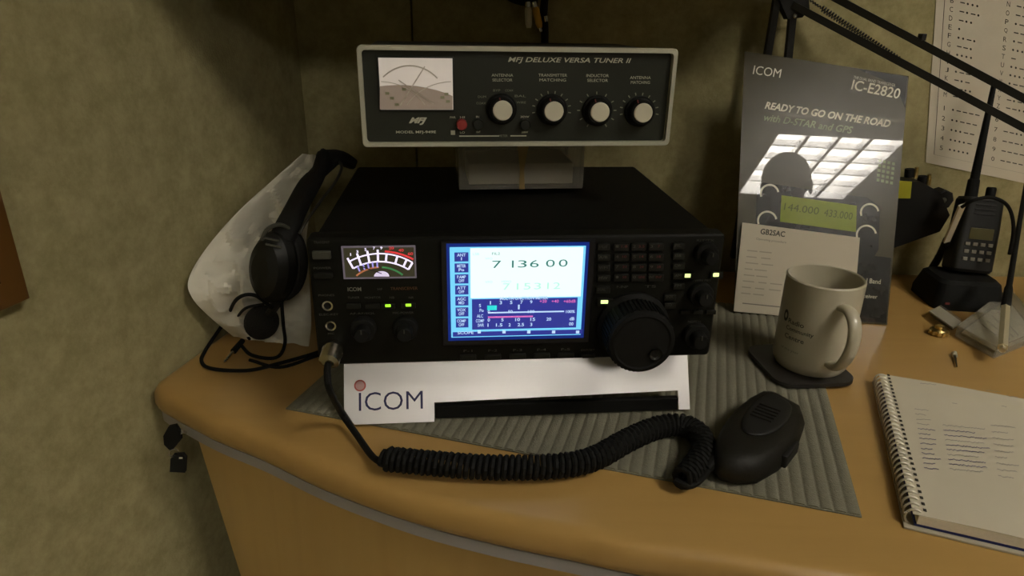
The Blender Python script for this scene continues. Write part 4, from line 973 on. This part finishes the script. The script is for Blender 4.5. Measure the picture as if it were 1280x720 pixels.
_, zf = page_sheet(0.0128, 0.0133, 0.004, 0.0015, 'top_page', 'page')
ringm = MB().tube([(0.006 + 0.0058 * math.cos(a), 0, 0.0078 + 0.0070 * math.sin(a)) for a in [2 * PI * k / 18 for k in range(18)]] + [(0.006 + 0.0058, 0.002, 0.0078)], 0.0010, 6)
ring0 = ringm.build('spiral_ring', mat('wire_white', (0.60, 0.56, 0.45), 0.4, 0.2), nb); nring = 30
hole = MB().box((0.0125, 0.003, 0.0139), (0.0022, 0.0030, 0.0004)).build('punch_hole', 'ink', nb)
for i in range(nring):
    y = nlen * (i + 0.5) / nring
    if i == 0: ring0.location = (0, y, 0); hole.location = (0, y, 0)
    else:
        for s_ in (ring0, hole): c = s_.copy(); COL.objects.link(c); c.parent = nb; c.location = (0, y, 0)
mat('pen_blue', (0.15, 0.14, 0.22), 0.8); mat('pen_faint', (0.33, 0.31, 0.27), 0.8)
NI = Matrix.Translation((nb1.x, nb1.y, Z0)) @ Matrix.Rotation(NA, 4, 'Z'); NII = NI.inverted()
def scribble(x0, x1, y, material, rnd):
    mbk = MB(); pts = []
    n = max(3, int((x1 - x0) / 0.0012))
    P = [NII @ on_z(xx, yy, 0.0138) for xx, yy in ((x0, y), (x1, y + (x1 - x0) * 0.06))]
    for i in range(n + 1):
        t = i / n; p = P[0].lerp(P[1], t); p.y += rnd.uniform(-1, 1) * 0.0008; p.z = 0.0137 + zf(p.x, p.y) + 0.0003; pts.append(p)
    V = []; 
    for p in pts: V += [p + Vector((0, 0.0004, 0)), p - Vector((0, 0.0004, 0))]
    mbk.add(V, [(2 * i, 2 * i + 1, 2 * i + 3, 2 * i + 2) for i in range(len(pts) - 1)])
    return mbk.build('handwriting', material, nb, smooth=False)
rnd = random.Random(11)
def scr(x0, x1, y, m_):
    # shorter step in pixels
    mbk = MB(); n = max(4, int((x1 - x0) / 1.6)); V = []
    A = NII @ on_z(x0, y, 0.0138); B = NII @ on_z(x1, y + (x1 - x0) * 0.09, 0.0138)
    for i in range(n + 1):
        p = A.lerp(B, i / n); p.y += rnd.uniform(-1, 1) * 0.0010; p.z = 0.0136 + zf(p.x, p.y) + 0.0004
        V += [p + Vector((0, 0.00055, 0)), p - Vector((0, 0.00055, 0))]
    mbk.add(V, [(2 * i, 2 * i + 1, 2 * i + 3, 2 * i + 2) for i in range(n)])
    mbk.build('handwriting', m_, nb, smooth=False)
for i in range(13):
    y = 512 + i * 6.1; x = 1143 + i * 1.0
    m_ = 'pen_blue' if i >= 4 else 'pen_faint'
    scr(x, x + rnd.uniform(12, 24), y, m_)
    if i > 2: scr(x + 32, x + 32 + rnd.uniform(38, 56), y + 2, m_ if i % 3 else 'pen_faint')
for i in range(9): scr(1238 + i * 1.2, 1238 + i * 1.2 + rnd.uniform(14, 34), 532 + i * 8, 'pen_faint')
for x, y, w_ in ((1190, 505, 6), (1130, 640, 8), (1252, 508, 6), (1150, 480, 20), (1232, 488, 18), (1258, 495, 14)): scr(x, x + w_, y, 'pen_faint')

# ================================================================== headset and bag left of the radio
mat('bag_white', (0.76, 0.72, 0.58), 0.5, var=0.08, scale=25, coat=0.1, bump=0.35, bscale=70)
rowsL = [((292, 420), 0.70), ((262, 396), 0.665), ((240, 372), 0.647), ((236, 348), 0.652), ((258, 310), 0.68), ((298, 264), 0.72), ((342, 224), 0.765), ((378, 192), 0.80)]
rowsR = [((386, 433), 0.700), ((389, 405), 0.715), ((388, 370), 0.73), ((386, 338), 0.745), ((383, 300), 0.765), ((388, 262), 0.785), ((394, 222), 0.80), ((395, 194), 0.815)]
Lp = [on_y(x, y, Y + 0.008) for (x, y), Y in rowsL]; Rp = [on_y(x, y, Y + 0.015) for (x, y), Y in rowsR]
Lp[0] = on_z(292, 421, 0.002); Rp[0] = on_z(386, 433, 0.002)
Lp = spline(Lp, 9); Rp = spline(Rp, 9)
bo = Vector((-0.28, 0.72, Z0))
bag = thing('plastic_bag', 'crumpled white plastic bag standing against the left partition behind the headset', 'bag', bo)
rings = []; NB = 34
for j, (a, b) in enumerate(zip(Lp, Rp)):
    v = j / (len(Lp) - 1); r_ = []
    thick = 0.030 * (1 - v) ** 0.7 + 0.004
    for side in (0, 1):
        for i in range(NB):
            u = i / NB if side == 0 else 1 - i / NB
            p = a.lerp(b, u)
            bul = math.sin(PI * u) ** 0.6
            n1 = noise.ridged_multi_fractal(p * 26 + Vector((side * 5, 0, 0)), 0.9, 2.1, 4, 0.9, 2.0) if hasattr(noise, 'ridged_multi_fractal') else noise.noise(p * 40)
            n2 = noise.noise(p * 55 + Vector((3, side * 9, 1)))
            off = bul * thick * (0.15 + 0.5 * v if side == 0 else 1.1) + (n1 - 1.0) * 0.016 * bul + n2 * 0.008 * bul
            q = p + Vector((0.15, -1, 0.25)).normalized() * off * (1 if side == 0 else -1)
            q.z = max(q.z, Z0 + 0.0015)
            xm = XW(q.y) + 0.004
            if q.x < xm: q.x = xm
            r_.append(q - bo)
    rings.append(r_)
MB().loft(rings).build('crumpled_sheet', 'bag_white', bag, angle=30)

mat('headset_black', (0.010, 0.010, 0.008), 0.5, spec=0.35); mat('headset_pad', (0.008, 0.008, 0.007), 0.8)
ec = on_y(346, 333, 0.655)
hs_ = thing('headset', 'black headset with ear cup, boom microphone and tangled cord beside the radio', 'headset', (ec.x, ec.y, Z0)); ho = Vector(hs_.location)
cupm = Matrix.Translation(ec - ho) @ Matrix.Rotation(math.radians(14), 4, 'Y') @ Matrix.Rotation(math.radians(-28), 4, 'Z') @ Matrix.Rotation(PI / 2, 4, 'X') @ Matrix.Diagonal((0.74, 1.14, 1.0, 1.0))
MB().lathe([(0, 0.024), (0.016, 0.023), (0.027, 0.018), (0.034, 0.009), (0.0355, 0.0), (0.034, -0.004), (0, -0.004)], 40, cupm).build('ear_cup', 'headset_black', hs_)
tor = []
for k in range(10):
    a = 2 * PI * k / 10; tor.append((0.026 + 0.0105 * math.cos(a), -0.012 + 0.010 * math.sin(a)))
MB().lathe(tor, 40, cupm, closed=True).build('ear_cushion', 'headset_pad', hs_)
for k in (0, 1):
    MB().bar(on_y(329 + 3 * k, 297 + 8 * k, 0.634) - ho, on_y(349 + 3 * k, 301 + 8 * k, 0.634) - ho, 0.002, 0.0016).build('painted_highlight', 'legend_dim', hs_)  # pale bars drawn on the cup in place of its highlights
def band_path(lst): return spline([on_y(x, y, Y) - ho for x, y, Y in lst], 6)
bp_ = band_path([(352, 300, 0.652), (362, 278, 0.665), (378, 246, 0.695), (396, 216, 0.73), (410, 198, 0.765), (424, 196, 0.79), (434, 202, 0.815)])
rings = []
for i, p in enumerate(bp_):
    t = (bp_[min(i + 1, len(bp_) - 1)] - bp_[max(i - 1, 0)]).normalized(); w_ = t.cross(Vector((0.3, 1, 0.25)).normalized()).normalized(); u_ = w_.cross(t)
    rings.append([p + w_ * (0.0125 * (abs(math.cos(a)) ** 0.5) * (1 if math.cos(a) > 0 else -1)) + u_ * (0.0075 * (abs(math.sin(a)) ** 0.5) * (1 if math.sin(a) > 0 else -1)) for a in [2 * PI * (k + 0.5) / 12 for k in range(12)]])
MB().loft(rings).build('headband', 'headset_pad', hs_, angle=60)
wp = band_path([(374, 292, 0.655), (384, 275, 0.665), (402, 250, 0.69), (420, 226, 0.72), (427, 208, 0.75), (420, 198, 0.78)])
MB().tube(wp, 0.0016, 8).build('band_wire', mat('wire_grey', (0.06, 0.06, 0.045), 0.4), hs_)
yk = band_path([(327, 300, 0.640), (335, 286, 0.642), (350, 281, 0.648), (366, 288, 0.655)])
MB().tube(yk, 0.0022, 8).build('yoke', 'wire_grey', hs_)
bc = on_y(327, 403, 0.672)
MB().tube([on_y(350, 372, 0.652) - ho, on_y(340, 388, 0.665) - ho, bc - ho], [0.006, 0.005, 0.005], 10).build('boom', 'headset_black', hs_)
fm = Matrix.Translation(bc - ho) @ Matrix.Rotation(math.radians(30), 4, 'Y') @ Matrix.Diagonal((1, 1, 1.2, 1))
MB().lathe([(0.0185 * math.sin(PI * k / 12), -0.0165 * math.cos(PI * k / 12)) for k in range(13)], 24, fm).build('foam_windshield', mat('foam', (0.012, 0.011, 0.009), 0.95, bump=0.8, bscale=700), hs_)
def dcord(pts): return spline([(on_z(x, y, z) if Y is None else on_y(x, y, Y)) - ho for x, y, z, Y in pts], 8)
MB().tube(dcord([(340, 385, 0, 0.652), (318, 369, 0, 0.64), (296, 374, 0, 0.635), (282, 400, 0.014, None), (258, 436, 0.004, None), (252, 452, 0.003, None), (266, 461, 0.003, None), (310, 463, 0.003, None), (346, 455, 0.003, None), (392, 442, 0.003, None), (416, 432, 0.003, None)]), 0.0020, 8).build('cord', 'rubber', hs_)
MB().tube(dcord([(352, 378, 0, 0.65), (354, 405, 0, 0.655), (356, 430, 0.006, None), (345, 447, 0.006, None), (315, 444, 0.005, None), (300, 430, 0.005, None)]), 0.0020, 8).build('cord', 'rubber', hs_)
MB().tube(dcord([(330, 380, 0, 0.648), (306, 386, 0, 0.65), (296, 402, 0.012, None), (306, 416, 0.008, None), (312, 424, 0.006, None)]), 0.0016, 8).build('cord', 'rubber', hs_)
MB().tube(dcord([(416, 437, 0.0025, None), (392, 446, 0.0025, None), (350, 459, 0.0065, None), (312, 450, 0.006, None)]), 0.0018, 8).build('cord', 'rubber', hs_)
j0 = on_z(303, 426, 0.006) - ho; j1 = on_z(280, 453, 0.004) - ho
MB().tube([j0, j0.lerp(j1, 0.5)], [0.0030, 0.0034], 12).build('plug_body', 'rubber', hs_)
MB().tube([j0.lerp(j1, 0.5), j0.lerp(j1, 0.85), j0.lerp(j1, 0.87), j0.lerp(j1, 0.93), j1], [0.0018, 0.0018, 0.0013, 0.0019, 0.0008], 12).build('plug_tip', 'chrome', hs_)

# ================================================================== keys, picture frame, hanging leads
kx = on_y(226, 540, 0.545)
ky = thing('key_set', 'two black-headed keys hanging from the lock under the desk corner', 'keys', kx); ko = Vector(kx)
KY = 0.540
MB().tube([on_y(231, 541, 0.552) - ko, on_y(226, 540, KY) - ko], [0.0022, 0.0022], 16).build('lock_barrel', 'chrome', ky)
MB().prism([on_y(x, y, KY - 0.002) - ko for x, y in ((210, 534), (219, 532), (225, 541), (226, 550), (218, 560), (212, 563), (205, 556), (204, 545))], (0, 0.004, 0)).build('key_head', 'rubber', ky)
rc = on_y(217, 566, KY) - ko
MB().lathe([(0.0042 + 0.0006 * math.cos(2 * PI * k / 8), 0.0006 * math.sin(2 * PI * k / 8)) for k in range(8)], 20, Matrix.Translation(rc) @ RX90 @ Matrix.Rotation(0.5, 4, 'Y'), closed=True).build('key_ring', 'chrome', ky)
MB().prism([on_y(x, y, KY - 0.001) - ko for x, y in ((216, 569), (228, 568), (232, 573), (231, 591), (212, 590), (213, 574)) ], (0, 0.004, 0)).build('key_head', 'rubber', ky)
MB().bar(on_y(224, 572.5, KY - 0.002) - ko, on_y(228, 572.5, KY - 0.002) - ko, 0.001, 0.0014).build('key_hole', 'aluminium', ky)

fnv = Vector((dirw.y, -dirw.x, 0))
fc0 = on_pl(33, 372, P0w + fnv * 0.012, fnv)
fo = thing('picture_frame', 'brown wooden picture frame hanging on the left partition at image edge', 'picture frame', fc0 - fnv * 0.012)
wood_mat('frame_wood', (0.085, 0.038, 0.007), (0.14, 0.064, 0.012), rough=0.4, axis='Z')
FWd, FHt, FB = 0.24, 0.30, 0.019
def fq(t, z, n): return -dirw * t + Vector((0, 0, z)) + fnv * n
def rail(a, b, c, d, nm):
    pts = [fq(*p, 0.001) for p in (a, b, c, d)]
    MB().prism(pts, fnv * 0.014).build(nm, 'frame_wood', fo, smooth=False)
rail((0, 0), (FWd, 0), (FWd - FB, FB), (FB, FB), 'rail'); rail((0, FHt), (FWd, FHt), (FWd - FB, FHt - FB), (FB, FHt - FB), 'rail')
rail((0, 0), (0, FHt), (FB, FHt - FB), (FB, FB), 'stile'); rail((FWd, 0), (FWd, FHt), (FWd - FB, FHt - FB), (FWd - FB, FB), 'stile')
MB().prism([fq(t, z, 0.002) for t, z in ((FB, FB), (FWd - FB, FB), (FWd - FB, FHt - FB), (FB, FHt - FB))], fnv * 0.002).build('picture', mat('picture_dark', (0.05, 0.032, 0.014), 0.4, var=0.5, scale=30), fo, smooth=False)
MB().prism([fq(t, z, 0.0042) for t, z in ((FB + 0.004, FB + 0.006), (FB + 0.06, FB + 0.006), (FB + 0.06, FB + 0.032), (FB + 0.004, FB + 0.032))], fnv * 0.0004).build('caption_slip', 'white_paper', fo, smooth=False)

rl = thing('audio_leads', 'black lead with white and yellow plugs hanging behind the tuner', 'cable', on_y(670, 20, YB - 0.012)); ro = Vector(rl.location)
RY = YB - 0.012
mat('plug_white', (0.75, 0.72, 0.58), 0.5); mat('plug_yellow', (0.78, 0.45, 0.05), 0.5)
def rp_(x, y, Y=RY): return on_y(x, y, Y) - ro
MB().tube(spline([rp_(672, -60), rp_(666, -25), rp_(662, -4), rp_(661, 3)], 5), 0.0036, 10).build('lead', 'rubber', rl)
MB().tube(spline([rp_(690, -60), rp_(684, -20), rp_(680, 10), rp_(681, 40), rp_(680, 80), rp_(678, 120)], 5), 0.0052, 10).build('lead', 'rubber', rl)
MB().tube(spline([rp_(610, -40), rp_(632, -8), rp_(652, 2), rp_(672, 3)], 5), 0.0048, 10).build('lead', 'rubber', rl)
for nm, mt_, x0, x1, tip in (('white_plug', 'plug_white', 660, 661, False), ('yellow_plug', 'plug_yellow', 669, 675, True)):
    a, b = rp_(x0, 9, RY - 0.008), rp_(x1, 35, RY - 0.008)
    k_ = MB().tube([a, a.lerp(b, 0.15), a.lerp(b, 0.8), b], [0.0034, 0.0046, 0.0044, 0.003], 14).build(nm, mt_, rl)
    MB().tube([a - (b - a) * 0.26, a], 0.0040, 12).build('plug_collar', 'chrome', k_)
    if tip: MB().tube([b, b + (b - a) * 0.18], 0.0022, 10).build('plug_tip', 'chrome', k_)
MB().tube([rp_(682, 20, RY - 0.009), rp_(683, 27, RY - 0.009)], 0.0022, 10).build('plug_tip', 'chrome', rl)

# ================================================================== the person taking the picture (seen mirrored in the leaflet)
PX, PY = 0.564, -0.90
SK = []; ED = []
def sv(x, y, z, rx, ry=None, par=None):
    SK.append((Vector((PX + x, PY + y, z)), rx, ry or rx)); i = len(SK) - 1
    if par is not None: ED.append((par, i))
    return i
pel = sv(0, 0, 0.95, 0.155, 0.115)
wa = sv(0, 0.005, 1.08, 0.145, 0.11, pel); ch = sv(0, 0.0, 1.26, 0.165, 0.12, wa); sh_ = sv(0, -0.01, 1.41, 0.12, 0.09, ch)
nk = sv(0, 0.0, 1.49, 0.058, 0.058, sh_); jw = sv(0, 0.025, 1.555, 0.062, 0.075, nk); hd1 = sv(0, 0.012, 1.64, 0.082, 0.095, jw); hd2 = sv(0, 0.0, 1.70, 0.072, 0.085, hd1)
ns = sv(0, 0.108, 1.625, 0.012, 0.014, hd1)
for s_ in (-1, 1):
    hp_ = sv(s_ * 0.09, 0, 0.90, 0.095, 0.10, pel); kn = sv(s_ * 0.10, 0.01, 0.50, 0.062, 0.066, hp_); cf = sv(s_ * 0.10, -0.01, 0.34, 0.056, 0.06, kn); an_ = sv(s_ * 0.10, -0.01, 0.09, 0.042, 0.045, cf); ft = sv(s_ * 0.105, 0.05, 0.045, 0.042, 0.04, an_); to = sv(s_ * 0.115, 0.15, 0.035, 0.040, 0.03, ft)
    so_ = sv(s_ * 0.175, -0.005, 1.40, 0.065, 0.065, sh_); elb = sv(s_ * 0.235, 0.0, 1.12, 0.046, 0.046, so_); wr = sv(s_ * 0.20, 0.20, 1.05, 0.030, 0.028, elb)
    pm_ = sv(s_ * 0.18, 0.275, 1.045, 0.036, 0.020, wr)
    th_ = sv(s_ * 0.135, 0.275, 1.065, 0.0105, 0.0105, pm_); sv(s_ * 0.115, 0.300, 1.075, 0.009, 0.009, th_)
    for k, (dx, ln) in enumerate(((-0.030, 0.070), (-0.010, 0.080), (0.010, 0.074), (0.029, 0.058))):
        a_ = sv(s_ * (0.175) + dx, 0.325, 1.045, 0.0095, 0.0095, pm_); b_ = sv(s_ * 0.172 + dx * 1.02, 0.325 + ln * 0.55, 1.036, 0.0085, 0.0085, a_); sv(s_ * 0.170 + dx * 1.02, 0.325 + ln * 0.85, 1.015, 0.0075, 0.0075, b_)
me = bpy.data.meshes.new('person'); me.from_pydata([p for p, _, _ in SK], ED, [])
po = bpy.data.objects.new('person_rig', me); COL.objects.link(po)
po.modifiers.new('skin', 'SKIN'); sk = me.skin_vertices[0].data
for i, (_, rx, ry) in enumerate(SK): sk[i].radius = (rx, ry)
sk[0].use_root = True
sm_ = po.modifiers.new('sub', 'SUBSURF'); sm_.levels = 2; sm_.render_levels = 2
dg = bpy.context.evaluated_depsgraph_get(); dg.update()
bme = bpy.data.meshes.new_from_object(po.evaluated_get(dg)); bme.name = 'person'
bpy.data.objects.remove(po)
for m_ in (mat('jumper', (0.035, 0.038, 0.05), 0.9, bump=0.4), mat('trousers', (0.03, 0.03, 0.035), 0.9), mat('skin', (0.45, 0.27, 0.19), 0.55), mat('shoe', (0.012, 0.011, 0.010), 0.5)): bme.materials.append(m_)
for p in bme.polygons:
    c = p.center; p.use_smooth = True
    p.material_index = 3 if c.z < 0.085 else (1 if c.z < 0.93 and abs(c.x - PX) < 0.2 and c.y < PY + 0.14 else (2 if c.z > 1.475 or c.y > PY + 0.19 else 0))
person = bpy.data.objects.new('person', bme); COL.objects.link(person)
tag(person, 'person in dark jumper, only their head mirrored in the glossy leaflet', 'person')
hr = MB(); hr.lathe([(0.0, 0.100)] + [(0.090 * math.sin(a), 0.100 * math.cos(a)) for a in [PI * 0.62 * k / 9 for k in range(1, 10)]], 28, Matrix.Translation((PX, PY - 0.012, 1.672)) @ Matrix.Rotation(math.radians(14), 4, 'X') @ Matrix.Diagonal((1, 1.14, 1, 1)))
hr.build('hair', mat('hair_dark', (0.02, 0.015, 0.01), 0.7), person, angle=60)
for s_ in (-1, 1):
    MB().lathe([(0.012 * math.sin(PI * k / 8), -0.012 * math.cos(PI * k / 8)) for k in range(9)], 14, Matrix.Translation((PX + s_ * 0.032, PY + 0.092, 1.648))).build('eye', mat('eye_white', (0.6, 0.58, 0.55), 0.3), person)
    MB().lathe([(0.022 * math.sin(PI * k / 8), -0.032 * math.cos(PI * k / 8)) for k in range(9)], 14, Matrix.Translation((PX + s_ * 0.086, PY - 0.005, 1.635)) @ Matrix.Diagonal((0.4, 0.8, 1, 1))).build('ear', 'skin', person)
MB().box((PX, PY + 0.098, 1.588), (0.046, 0.012, 0.010), 0.004).build('mouth', mat('lips', (0.35, 0.14, 0.11), 0.5), person)
